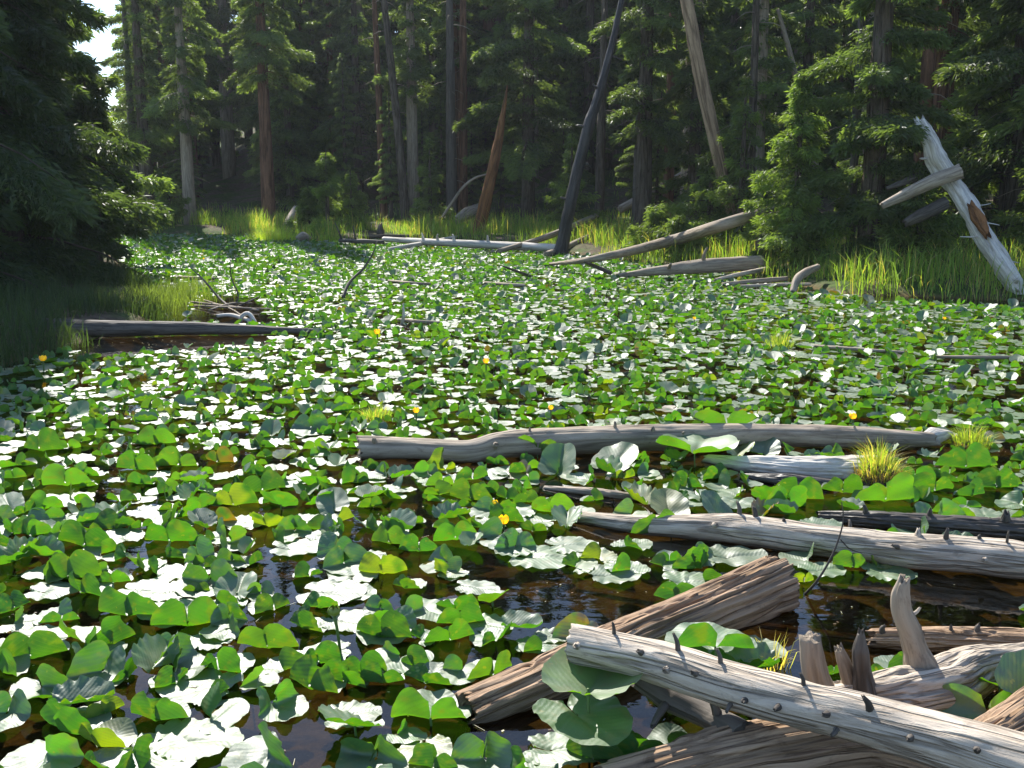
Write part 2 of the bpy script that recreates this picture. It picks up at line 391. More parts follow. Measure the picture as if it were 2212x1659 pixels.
# wavy driftwood root with four upright stubs
dv = empty("driftwood_root", P(1950, 1490, .12)); tag(dv, "wavy pale driftwood root with four upright stubs, lower right", "driftwood")
b0 = np.array(dv.location)
cpts = [P(1735, 1508, .10), P(1810, 1508, .11), P(1880, 1510, .12), P(1960, 1500, .12), P(2040, 1482, .13), P(2120, 1445, .15), P(2260, 1420, .17), P(2450, 1385, .17)]
V, F, A, fr = tube(cpts, [r * dist(p) / FPX for p, r in zip(cpts, [22, 34, 46, 58, 58, 42, 34, 40])], 90, 150, .30, .10, 2.4, .5, 61)
# undercut lip along the front
LOGS.append((fr[0], fr[4] * 1.3))
mesh("trunk", V - b0, F, M['pale'], dv, {'wood': A})
def stub(pxs, ref, rs, mat, label=None, jag=.5, seed=70, flat=1.):
    pts = [D(x, y, ref) for x, y in pxs]
    v, f, a, _ = tube(pts, [r * dist(p) / FPX for p, r in zip(pts, rs)], 30, 40, .10, .09, 3, jag, seed, flat)
    o = mesh("branch_stub", v - b0, f, mat, dv, {'wood': a})
    if label: o["label"] = label
    return o
yb = lambda x, y, z: P(x, y, z)[1]
stub([(1778, 1505), (1765, 1470), (1756, 1430), (1750, 1378)], yb(1770, 1480, .15), [34, 27, 25, 22], M['grey'], "thick blunt grey stub", .35, 71)
stub([(1846, 1495), (1833, 1462), (1822, 1430), (1812, 1400)], yb(1840, 1480, .16), [22, 16, 14, 9], M['grey'], "short split grey stub", .8, 72)
stub([(1868, 1500), (1863, 1455), (1858, 1405), (1860, 1364)], yb(1865, 1485, .17), [25, 19, 17, 6], M['dark'], "brown pointed stub", .8, 73)
stub([(1996, 1465), (1978, 1405), (1966, 1365), (1948, 1320), (1946, 1285), (1953, 1252)], yb(1990, 1450, .17), [40, 24, 22, 20, 19, 12], M['grey'], "tallest stub, silvery grey and curved", .5, 74)
yq = yb(1990, 1450, .17)
v, f, a, _ = tube([D(1966, 1330, yq), D(1980, 1322, yq), D(1988, 1312, yq)], [.008, .006, .004], 10, 8, .1, .1, 3, .5, 75)
mesh("branch_stub", v - b0, f, M['pale'], dv, {'wood': a})
log("sunken_log", "wet ridged grey log at the water behind the driftwood root, right edge", "log",
    [P(1885, 1380, .02), P(2020, 1382, .035), P(2212, 1388, .035), P(2500, 1400, .03)], [20, 26, 28, 30], M['furrow'],
    [(.04, 20, .03, .010), (.17, 10, .02, .008), (.38, 10, .02, .010), (.28, 12, .015, .007)], seg=110, n=150, lump=.12, furrow=.2, fk=4, jag=.7)
V, F, A, _ = tube([P(1640, 1350, -.10), P(1760, 1366, -.1), P(1900, 1384, -.09)], [.022, .024, .02], 16, 30, .1, .05, 3, .3, 33, .5)
o = mesh("sunken_plank", V, F, M['plank'], None, {'wood': A}); tag(o, "orange-brown strip of wood under the clear brown water right of the cut log end", "plank")

# ------------------------------------------------------------------ middle logs
log("fallen_log", "long pale knotty log floating from the open water to the right edge", "log",
    [P(1248, 1118, .01), P(1370, 1132, .035), P(1480, 1138, .05), P(1600, 1145, .055), P(1760, 1166, .06), P(1880, 1180, .065), P(2000, 1192, .075), P(2110, 1200, .08), P(2300, 1222, .08)],
    [15, 20, 26, 33, 33, 34, 37, 36, 38], M['pale'],
    [(.375, -10, .06, .011), (.41, -5, .045, .011), (.47, 5, .012, .009), (.33, 60, .02, .016), (.60, -35, .04, .009), (.735, 0, .02, .014), (.79, 15, .045, .011), (.85, 5, .02, .010), (.90, 15, .06, .006), (.70, 65, .06, .01), (.86, 80, .03, .012)],
    seg=40, n=170, lump=.13, furrow=.05, fk=3.2, jag=.5)
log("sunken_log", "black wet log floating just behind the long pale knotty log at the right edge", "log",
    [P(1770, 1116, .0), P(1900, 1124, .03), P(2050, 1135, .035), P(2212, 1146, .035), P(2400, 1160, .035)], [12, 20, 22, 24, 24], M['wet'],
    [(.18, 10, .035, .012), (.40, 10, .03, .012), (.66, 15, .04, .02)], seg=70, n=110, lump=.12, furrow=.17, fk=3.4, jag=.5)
log("floating_log", "ridged silvery log lying left of the big grass tussock", "log",
    [P(1525, 992, .01), P(1640, 1008, .03), P(1780, 1016, .035), P(1900, 1016, .03)], [10, 24, 30, 30], M['white'],
    (), seg=110, n=120, lump=.10, furrow=.11, fk=4, jag=.5)
log("sunken_log", "narrow wet strip of log almost under water below the silvery ridged log", "log",
    [P(1600, 1030, .0), P(1700, 1040, .015), P(1800, 1048, .01)], [8, 16, 12], M['wet'], (), seg=60, n=60, furrow=.15)
log("sunken_log", "thin half-sunken grey log above the left tip of the long pale log", "log",
    [P(1175, 1056, -.005), P(1280, 1064, .012), P(1390, 1076, .008)], [7, 11, 8], M['grey'], (), seg=40, n=60, furrow=.15)
log("fallen_log", "long crooked grey-brown log across the middle of the pond", "log",
    [P(780, 968, .05), P(900, 970, .055), P(1010, 976, .06), P(1075, 962, .085), P(1180, 955, .09), P(1350, 947, .09), P(1520, 942, .085), P(1700, 940, .08), P(1850, 944, .075), P(1960, 948, .07), P(2020, 950, .06)],
    [28, 24, 25, 28, 31, 30, 27, 24, 22, 18, 14], M['grey'],
    [(.23, 70, .03, .02), (.03, 40, .03, .016), (.44, 10, .03, .010), (.505, 40, .02, .014), (.56, 60, .02, .008), (.30, 10, .02, .008), (.86, 20, .02, .008)],
    seg=44, n=190, lump=.12, furrow=.06, fk=3, jag=.6)
log("rock", "white sunlit pointed rock at the right end of the long crooked log", "rock",
    [P(1985, 956, .03), P(2015, 944, .07), P(2055, 938, .06)], [8, 19, 6], M['white'], (), seg=30, n=20, lump=.25, furrow=.0, jag=.2)
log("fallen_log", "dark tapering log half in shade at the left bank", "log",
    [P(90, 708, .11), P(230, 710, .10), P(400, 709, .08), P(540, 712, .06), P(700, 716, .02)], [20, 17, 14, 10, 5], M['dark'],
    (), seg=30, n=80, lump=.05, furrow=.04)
# sticks
def stick(label, pts, r, mat, side=(), name="dead_stick", cat="stick", group=None):
    parts = [tube(pts, r if isinstance(r, (list, tuple)) else [r] * len(pts), 8, 24, .1, 0, 3, .5, random.randint(1, 99))[:3]]
    for s_ in side: parts.append(tube(s_[0], s_[1], 6, 14, .1, 0, 3, .5, random.randint(1, 99))[:3])
    V, F, A = merge(parts); b = np.array(pts[0])
    o = mesh(name, V - b, F, mat, None, {'wood': A}); o.location = b; tag(o, label, cat, group); return o
yt = yb(1733, 1290, 0)
stick("dark curved twig rising from the water beyond the cut log end", [P(1733, 1290, -.02), D(1765, 1255, yt), D(1795, 1205, yt + .02), D(1813, 1160, yt + .03), D(1822, 1120, yt + .03), D(1818, 1085, yt + .03)],
      [.006, .0055, .0045, .004, .003, .002], M['dark'], [([D(1815, 1165, yt + .03), D(1835, 1185, yt + .05), D(1862, 1195, yt + .06)], [.003, .0025, .0015])])
stick("short dark snag in the water left of the cut log end", [P(1445, 1262, .05), P(1475, 1280, .03), P(1500, 1296, -.01)], [.016, .017, .014], M['wet'])
stick("curled dead brown leaf stalk left of the bleached log's tip", [P(1190, 1362, 0), D(1202, 1350, 4.0), D(1190, 1335, 4.0), D(1186, 1325, 4.0)], [.008, .012, .008, .004], M['wet'],
      [([P(1188, 1372, 0), P(1215, 1360, .02), P(1262, 1358, .01)], [.006, .018, .01])])
yw = yb(480, 690, .0)
stick("bent bleached stick standing by the dark left log", [D(468, 682, yw), D(500, 681, yw), D(535, 692, yw - .2), D(560, 706, yw - .4)], [.02, .025, .03, .02], M['white'],
      [([D(520, 700, yw - .2), D(522, 684, yw - .2), D(538, 678, yw - .2), D(556, 704, yw - .3)], [.02, .025, .03, .02])])
ys = yb(500, 660, 0)
stick("thin dark branches fanning out of the water near the left bank", [P(500, 668, 0), D(470, 640, ys), D(440, 605, ys), D(405, 572, ys)], [.02, .016, .012, .006], M['dark'],
      [([D(500, 668, ys), D(515, 640, ys), D(500, 600, ys), D(497, 560, ys)], [.015, .012, .009, .005]), ([D(500, 668, ys), D(540, 650, ys), D(560, 640, ys)], [.014, .01, .006])])
stick("flat bundle of bleached sticks lying on the water near the left bank", [P(410, 652, .02), P(480, 660, .04), P(560, 670, .02)], [.014, .018, .01], M['grey'],
      [([P(420, 660, .02), P(500, 664, .05), P(600, 668, .01)], [.012, .012, .008]), ([P(440, 648, .02), P(500, 668, .04), P(530, 690, .0)], [.012, .012, .008]), ([P(450, 670, .02), P(500, 655, .07), P(545, 655, .0)], [.01, .012, .008])])
yv = yb(745, 640, 0)
stick("long thin dark branch sticking up out of the far leaves left of centre", [P(740, 645, 0), D(755, 610, yv), D(785, 580, yv + .3), D(805, 548, yv + .4), D(815, 520, yv + .5)], [.03, .022, .018, .012, .006], M['dark'])
yv = yb(868, 705, 0)
stick("small white forked stick standing among the leaves left of centre", [P(868, 702, 0), D(872, 680, yv), D(871, 655, yv)], [.022, .018, .006], M['white'], [([D(872, 684, yv), D(885, 675, yv)], [.012, .005])])
stick("thin dark stick leaning over leaves below the charred snag", [P(1150, 598, .0), P(1100, 580, .25), P(1085, 574, .3)], [.03, .02, .012], M['dark'])
for i, (a, b, lb) in enumerate([((380, 598), (470, 602), "thin pale log lying in leaves behind the left grass point"), ((860, 690), (950, 697), "thin brown log sunk among leaves in mid pond, left"), ((1040, 610), (1160, 618), "thin brown log sunk among far leaves, centre"),
                                ((1740, 745), (1960, 762), "thin log lying among leaves right of the small tussock"), ((2010, 770), (2230, 772), "thin pale log among leaves at the right edge"), ((840, 607), (930, 614), "thin grey log sunk among the far leaves, left of centre")]):
    log("sunken_log", lb, "log", [P(*a, .02), P((a[0] + b[0]) / 2, (a[1] + b[1]) / 2 + 1, .05), P(*b, .02)], [3, 4, 3], M['grey'], (), seg=10, n=20, group="thin logs sunk among the leaves")

# ------------------------------------------------------------------ far shore logs and snags
log("fallen_log", "silvery white log lying along the far waterline with short stubs", "log",
    [P(828, 516, .16), P(930, 523, .15), P(1060, 529, .14), P(1222, 537, .14)], [5, 7.5, 8.5, 9], M['white'],
    [(.28, 10, .12, .03), (.36, 15, .12, .03), (.45, 5, .12, .03), (.62, 10, .12, .03), (.75, 170, .15, .03)], seg=20, n=60, lump=.08)
log("fallen_log", "thin pale log dipping under the silvery white log at its left end", "log", [P(840, 538, .03), P(890, 530, .1), D(1000, 510, yb(1000, 519, 0) + .6)], [3.5, 5, 4], M['white'], (), seg=14, n=30)
log("fallen_log", "slim grey log rising rightward over the silvery white log behind the charred snag", "log", [P(1075, 543, .08), D(1180, 512, yb(1180, 540, 0)), D(1290, 465, yb(1290, 540, 0) + 2)], [5, 7, 6], M['grey'], (), seg=14, n=30)
log("fallen_log", "short pale log crossing at the foot of the charred snag", "log", [P(1180, 549, .06), D(1225, 533, yb(1225, 545, 0)), D(1270, 512, yb(1270, 545, 0) + .8)], [6, 7.5, 6], M['grey'], (), seg=14, n=24)
yl = yb(1640, 600, 0)
log("fallen_log", "big bare log rising from the leaves to the right over a bright grassy bank", "log",
    [P(1178, 572, .02), P(1300, 556, .35), D(1450, 520, yb(1450, 576, 0) + .6), D(1560, 486, yl + .8), D(1700, 444, yl + 2)], [2.5, 8, 12, 13, 13], M['grey'], (), seg=26, n=70, lump=.05, furrow=.05)
log("fallen_log", "thick short grey log lying flat at the waterline below the big rising log", "log",
    [P(1330, 596, .03), P(1420, 585, .14), P(1520, 575, .2), P(1648, 567, .25)], [4, 10, 16, 15], M['grey'],
    [(.6, 20, .2, .03), (.35, 60, .15, .03)], seg=26, n=50, lump=.07)
log("fallen_log", "thin stick-like log with a dark knot left of the thick short log", "log", [P(1320, 590, .05), P(1280, 573, .2), P(1262, 566, .3)], [5, 4, 2], M['dark'], (), seg=12, n=20)
log("fallen_log", "upper of two thin logs lying at the water below the fir", "log", [P(1545, 605, .05), P(1600, 592, .12), D(1660, 580, yb(1650, 600, 0))], [4, 5, 5], M['pale'], (), seg=12, n=20)
log("fallen_log", "lower of two thin logs lying at the water below the fir", "log", [P(1560, 614, .04), P(1640, 607, .08), P(1700, 602, .1)], [4, 6, 5], M['grey'], (), seg=12, n=20)
log("fallen_log", "flat thin pale pole lying in the water left of the fir's foot", "log", [P(1600, 618, .03), P(1690, 615, .05), P(1752, 614, .05)], [3, 4, 3], M['pale'], (), seg=12, n=20)
yk = yb(1712, 628, 0)
log("driftwood_stump", "pale curved root stub standing in the water by the fir", "stump", [P(1712, 634, -.02), D(1722, 604, yk), D(1742, 588, yk + .2), D(1766, 577, yk + .5)], [7, 9, 9, 7], M['grey'], (), seg=20, n=24, furrow=.1)
yk = yb(1645, 600, 0) + .5
log("stump", "short dark upright stump in bright grass at the end of the thick short log", "stump", [D(1648, 566, yk), D(1642, 535, yk), D(1638, 503, yk)], [12, 10, 8], M['bark'], (), seg=20, n=20, furrow=.12, jag=.8, keep=False)
# dark brush line at left end of the white log
log("fallen_log", "dark thin log lying left of the silvery white log at the far waterline", "log", [P(735, 519, .1), P(780, 521, .12), P(830, 523, .1)], [4, 5, 4], M['dark'], [(.1, 20, .4, .02), (.5, 10, .3, .02)], seg=12, n=20)
log("fallen_log", "brown thin log above the dark thin log at the far waterline", "log", [D(760, 512, 29.5), D(850, 511, 29.5), D(930, 510, 30)], [4, 5, 3], M['bark'], (), seg=12, n=20)
yk = 30
log("stump", "low dark broken stump behind the left end of the silvery white log", "stump", [D(822, 512, yk), D(822, 500, yk), D(822, 488, yk)], [10, 8, 5], M['dark'], (), seg=16, n=10, jag=.9, keep=False)
log("fallen_log", "pale orange-tinted log leaning by the reddish trunk on the far bank", "log", [D(615, 492, 32.5), D(628, 470, 33), D(640, 448, 33.5)], [7, 8, 6], M['pale'], (), seg=14, n=14, keep=False)
# leaning snags
def snag(name, label, cat, pts, rpx, mat, stubs=(), **k):
    return log(name, label, cat, pts, rpx, mat, stubs, seg=k.pop('seg', 24), n=k.pop('n', 90), keep=False, **k)
ya = yb(1030, 519, 0) + .3
snag("leaning_snag", "rust-orange pointed dead trunk leaning right on the far bank", "dead tree",
     [D(1028, 522, ya), D(1050, 430, ya), D(1072, 330, ya + .2), D(1086, 250, ya + .4), D(1096, 185, ya + .6)], [14, 13, 11, 6, 1.5], M['rust'], (), furrow=.06)
yc = yb(1214, 551, 0)
snag("leaning_snag", "tall charred black dead trunk leaning right out of the far waterline", "dead tree",
     [D(1210, 562, yc), D(1217, 520, yc), D(1232, 440, yc), D(1252, 350, yc + .1), D(1272, 270, yc + .2), D(1290, 215, yc + .3), D(1308, 150, yc + .4), D(1330, 60, yc + .6), D(1350, -30, yc + .8), D(1385, -150, yc + 1.1)],
     [20, 14, 12.5, 12.5, 12, 10, 8, 6.5, 5.5, 2], M['burnt'], [(.52, -60, .12, .03), (.3, 100, .15, .03), (.4, -80, .15, .025), (.62, 90, .2, .02), (.18, -90, .1, .03)], furrow=.1, lump=.12)
snag("leaning_snag", "thick smooth tan trunk leaning left at the top, right of the charred snag", "dead tree",
     [D(1580, 470, 22.8), D(1560, 380, 22.8), D(1530, 240, 22.8), D(1510, 150, 22.8), D(1494, 60, 22.8), D(1478, -30, 22.8), D(1450, -200, 22.9)], [12, 13, 14, 14, 13, 12, 9], M['tanbark'], (), furrow=.03)
snag("leaning_snag", "thin brown dead trunk leaning left between the tan trunk and the big fir", "dead tree",
     [D(1770, 420, 24), D(1745, 280, 24), D(1720, 170, 24), D(1700, 90, 24), D(1680, 20, 24)], [9, 8, 6, 5, 3], M['grey'], [(.5, 90, .5, .015)], furrow=.03)
snag("bent_branch", "thin bleached arching dead stem left of the rust-orange snag", "branch",
     [D(955, 470, 29.8), D(975, 440, 29.8), D(1000, 405, 29.8), D(1025, 385, 29.8), D(1052, 376, 29.8)], [2.5, 3, 3, 2.5, 1.5], M['grey'], ())
# big broken white trunk on the right bank, with a dark log lying across it
yw0 = yb(2198, 650, 0) + .3
e1 = [D(2215, 655, yw0 - .1), D(2170, 580, yw0 + .1), D(2120, 500, yw0 + .5), D(2080, 430, yw0 + .9), D(2048, 385, yw0 + 1.2)]
snag("broken_snag", "sun-bleached white broken trunk slanting down to the right edge water, rusty rot in its middle", "dead tree", e1, [15, 19, 19, 19, 17], M['white'],
     [(.15, -60, .12, .03), (.3, 90, .25, .012), (.5, -90, .3, .010), (.75, 90, .3, .010), (.62, 100, .35, .010), (.1, -80, .2, .02)], furrow=.14, lump=.3, jag=.7, seg=60, n=140)
# rot patch: torn brown strips lying on the trunk surface
pr = [D(2132, 505, yw0 + .27), D(2112, 468, yw0 + .47), D(2096, 440, yw0 + .62)]
pr = [p_ - np.array([.02, .05, .02]) for p_ in pr]; v, f, a, _ = tube(pr, [.05, .10, .05], 26, 26, .5, .2, 3, .8, 88)
ch = bpy.data.objects[-1] if False else [o for o in COL.objects if o.name.startswith("broken_snag")][0]
mesh("rot_patch", v - np.array(ch.location), f, M['rust'], ch, {'wood': a})
snag("broken_snag", "bleached upper piece of a broken trunk standing above the dark crossing log at right", "dead tree",
     [D(2050, 385, yw0 + 1.6), D(2022, 345, yw0 + 1.7), D(2010, 310, yw0 + 1.8), D(1998, 285, yw0 + 1.9), D(1988, 262, yw0 + 2)], [19, 18, 15, 14, 12], M['white'], [(.4, -80, .1, .02)], furrow=.14, lump=.4, jag=.7, seg=60, n=100)
snag("crossing_log", "grey-brown log lying across the broken white trunk on the right bank", "log",
     [D(1905, 445, yw0 + 1.0), D(1960, 418, yw0 + 1.0), D(2020, 390, yw0 + .9), D(2075, 370, yw0 + .9)], [7, 12, 14, 15], M['grey'], (), furrow=.06, lump=.12)
snag("crossing_log", "dark stubby log with an orange broken tip below the crossing log on the right bank", "log",
     [D(1955, 482, yw0 + 1.6), D(1990, 465, yw0 + 1.6), D(2040, 440, yw0 + 1.8)], [8, 13, 14], M['dark'], (), furrow=.06)
snag("crossing_log", "thin brown split log just above the crossing log on the right bank", "log", [D(1915, 408, yw0 + 2.), D(1975, 385, yw0 + 2.), D(2010, 372, yw0 + 2)], [4, 9, 10], M['dark'], (), furrow=.06)
snag("forest_log", "long grey log slanting up through the dark forest right of the charred snag", "log", [D(1340, 452, 29), D(1450, 395, 30), D(1560, 335, 31)], [9, 11, 12], M['grey'], (), furrow=.05)
snag("forest_log", "thinner grey log parallel above the long slanting forest log", "log", [D(1380, 428, 31), D(1450, 398, 32), D(1500, 375, 32)], [5, 6, 6], M['dark'], (), furrow=.05)
snag("forest_log", "grey boulder-like log butt on the bank left of the rust-orange snag", "log", [D(985, 478, 31.5), D(1010, 462, 32), D(1040, 450, 32.5)], [8, 14, 12], M['grey'], (), furrow=.05, lump=.3)
for lb, a in [("grey boulder at the far waterline left of the log tangle", (655, 517, 13, 9)), ("pale flat boulder beside the leaning pale log on the far bank", (632, 503, 16, 9))]:
    p0 = P(a[0], a[1] + 4, 0); r = a[2] * dist(p0) / FPX
    v, f, at, _ = tube([p0 + [-r, 0, .05], p0 + [0, 0, .12], p0 + [r, .1, .05]], [r * .45, r * .8, r * .4], 18, 12, .35, 0, 3, .2, a[0])
    o = mesh("boulder", v - p0, f, M['grey'], None, {'wood': at}); o.location = p0; tag(o, lb, "rock")

# ------------------------------------------------------------------ pond lily leaves
def leaf_grid(nphi, nr):
    dl = .09
    ph = np.linspace(-(np.pi - dl), np.pi - dl, nphi); rr = np.linspace(.02, 1, nr) ** .85
    PH, RR = np.meshgrid(ph, rr, indexing='ij')
    i = np.arange(nphi - 1)[:, None] * nr; j = np.arange(nr - 1)[None]
    F = np.stack([i + j, i + nr + j, i + nr + j + 1, i + j + 1], -1).reshape(-1, 4)
    return PH, RR, F, dl
def leaf_shape(p, PH, RR, dl):
    """p: dict of shape numbers; returns unit-length leaf, stalk at the origin, tip towards +y"""
    c, a, b = .12, .5, p['b']
    s, co = np.sin(PH), np.cos(PH)
    A = (s / b) ** 2 + (co / a) ** 2; B = -2 * co * c / a**2; Cc = (c / a) ** 2 - 1
    r = (-B + np.sqrt(B * B - 4 * A * Cc)) / (2 * A)
    e = (np.pi - dl) - np.abs(PH)
    r = r * (1 - .52 * np.exp(-((e + .05) / .40) ** 2))
    k = p['seed']
    r = r * (1 + p.get('lop', 0) * np.sign(PH) * np.clip((np.abs(PH) - 1.4) / .6, 0, 1))
    r = r * (1 + .07 * vnoise(np.cos(PH) * 2.2, np.sin(PH) * 2.2, PH * 0 + k, 3))
    r = r * (1 + .012 * vnoise(np.cos(PH) * 14, np.sin(PH) * 14, PH * 0 + k, 5))
    if p.get('torn'): r = r * (1 - p['torn'] * np.clip(vnoise(np.cos(PH) * 5, np.sin(PH) * 5, PH * 0 + k, 8) - .2, 0, 1))
    x = r * RR * s; y = r * RR * co
    z = p['wave'] * .6 * (RR ** 6) * np.sin(PH * 31 + k) * (.4 + vnoise(PH * 5, PH * 0 + k, PH * 0, 7)) + p['wave'] * (RR ** 4) * np.sin(PH * p['wn'] + k) * (1 + .7 * vnoise(PH * 3, PH * 0 + k, PH * 0, 1)) + .022 * vnoise(x * 5 + k, y * 5, x * 0, 6) + p['cup'] * (x * x) * 1.6 + .01 * RR
    z = z - .018 * np.exp(-(x / .03) ** 2) * (RR < .98)
    lx, ly = x.copy(), y.copy()
    # raised basal lobes, each bent about its own slanting hinge
    for sg, f in ((-1, p['fl']), (1, p['fr'])):
        if abs(f) < .05: continue
        sl = p['slant'] + sg * p.get('asym', 0)
        nxx, nyy = sg * math.sin(sl), -math.cos(sl)
        d = x * nxx + (y - p['yf']) * nyy
        m = (d > 0) & (x * sg >= 0); c0 = p['bw']
        ang = f * np.clip(d / c0, 0, 1)
        al = np.where(d < c0, c0 / f * np.sin(f * np.clip(d, 0, c0) / c0), c0 / f * math.sin(f) + (d - c0) * math.cos(f))
        zz = np.where(d < c0, c0 / f * (1 - np.cos(f * np.clip(d, 0, c0) / c0)), c0 / f * (1 - math.cos(f)) + (d - c0) * math.sin(f))
        tw_ = .35 * vnoise(x * 4 + k, y * 4, x * 0 + sg, 9) * np.clip(d / .3, 0, 1) * .18; al = al + tw_
        zl = z * np.cos(ang); sh = -z * np.sin(ang)
        x = np.where(m, x + (al - d + sh) * nxx, x); y = np.where(m, y + (al - d + sh) * nyy, y); z = np.where(m, zl + zz, z)
    if p['tip']:
        d = np.clip(y - .25, 0, 1); z = z + p['tip'] * d * d * 3; y = y - abs(p['tip']) * d * d
    if p['taco']:
        f = p['taco']; ax = np.abs(x); z = z + ax * math.sin(f); x = x * math.cos(f)
    return np.stack([x, y, z], -1).reshape(-1, 3), np.stack([lx, ly, RR], -1).reshape(-1, 3)
def leaf_params(r, kind=None):
    u = r.random(); kind = kind or ('pair' if u < .52 else 'one' if u < .66 else 'flat' if u < .82 else 'lift' if u < .86 else 'curl' if u < .93 else 'pair')
    p = dict(kind=kind, b=r.uniform(.36, .43), seed=r.uniform(0, 99), wave=r.uniform(.006, .018), wn=r.integers(9, 17), cup=0., asym=r.normal(0, .18), lop=r.normal(0, .11), fl=0., fr=0., slant=0., yf=.0, bw=.06, tip=0., taco=0., tilt=0., z=r.uniform(.004, .014), roll=r.normal(0, .02))
    if kind in ('pair', 'one'):
        p['fl'] = r.uniform(.8, 2.05); p['fr'] = r.uniform(.8, 2.05); p['roll'] = r.normal(0, .06); p['slant'] = r.uniform(0, .42); p['yf'] = r.uniform(.0, .13); p['bw'] = r.uniform(.03, .10)
        if kind == 'one': p['fl' if r.random() < .5 else 'fr'] = 0.
        if r.random() < .2: p['tip'] = r.uniform(.05, .35)
    elif kind == 'flat': p['wave'] = r.uniform(.010, .02); p['roll'] = r.normal(0, .015)
    elif kind == 'lift': p['tilt'] = r.uniform(.2, .8); p['taco'] = r.uniform(.1, .6); p['z'] = .02; p['fl'] = r.uniform(0, .8); p['fr'] = r.uniform(0, .8); p['bw'] = .12
    elif kind == 'curl': p['taco'] = r.uniform(.5, 1.0); p['tip'] = r.uniform(0, .3); p['wave'] = .03; p['z'] = .03
    return p
def place_xform(V, p, L, h, x, y):
    V = V * L
    if p['tilt']:
        t = p['tilt']; ca, sa = math.cos(t), math.sin(t)          # raise the tip end
        V = np.stack([V[:, 0], V[:, 1] * ca - V[:, 2] * sa, V[:, 1] * sa + V[:, 2] * ca], -1)
        V[:, 2] -= V[:, 2].min() + .015
    V[:, 2] += V[:, 0] * p['roll']
    ch, sh = math.cos(h), math.sin(h)
    return np.stack([V[:, 0] * ch + V[:, 1] * sh + x, -V[:, 0] * sh + V[:, 1] * ch + y, V[:, 2] + p['z']], -1)
GREENS = np.array([(.055, .150, .018), (.075, .175, .020), (.095, .19, .022), (.045, .125, .022), (.065, .165, .014), (.12, .20, .022), (.05, .135, .03)])
def leaf_col(r, uv, tint=None):
    base = GREENS[r.integers(len(GREENS))] * r.uniform(.6, 1.2); t = tint
    if t is None: t = 'yellow' if r.random() < .05 else 'rusty' if r.random() < .008 else 'green'
    RRr = uv[:, 2:3]; k = r.uniform(0, 50)
    n = vnoise(uv[:, 0] * 6 + k, uv[:, 1] * 6, uv[:, 0] * 0, 2)[:, None]
    col = base * (1 + .22 * n)
    edge = np.clip((RRr - .8) * 5, 0, 1) * np.clip(n + .1, 0, 1)
    col = col * (1 - .5 * edge) + np.array([.2, .17, .02]) * .5 * edge
    n2 = vnoise(uv[:, 0] * 13 + k, uv[:, 1] * 13, uv[:, 0] * 0, 12)[:, None]; m2 = np.clip(n2 * 2.2 - .7, 0, .8); col = col * (1 - m2) + np.array([.17, .17, .015]) * m2
    if t == 'yellow': m = np.clip(.65 + n, 0, 1); col = col * (1 - m) + np.array([.30, .27, .02]) * m
    if t == 'rusty': m = np.clip(.5 + n * 1.4 + (RRr - .5), 0, 1); col = col * (1 - m) + np.array([.26, .09, .02]) * m
    return np.clip(col, 0, 1), t
PHn, RRn, Fn, dln = leaf_grid(61, 11)

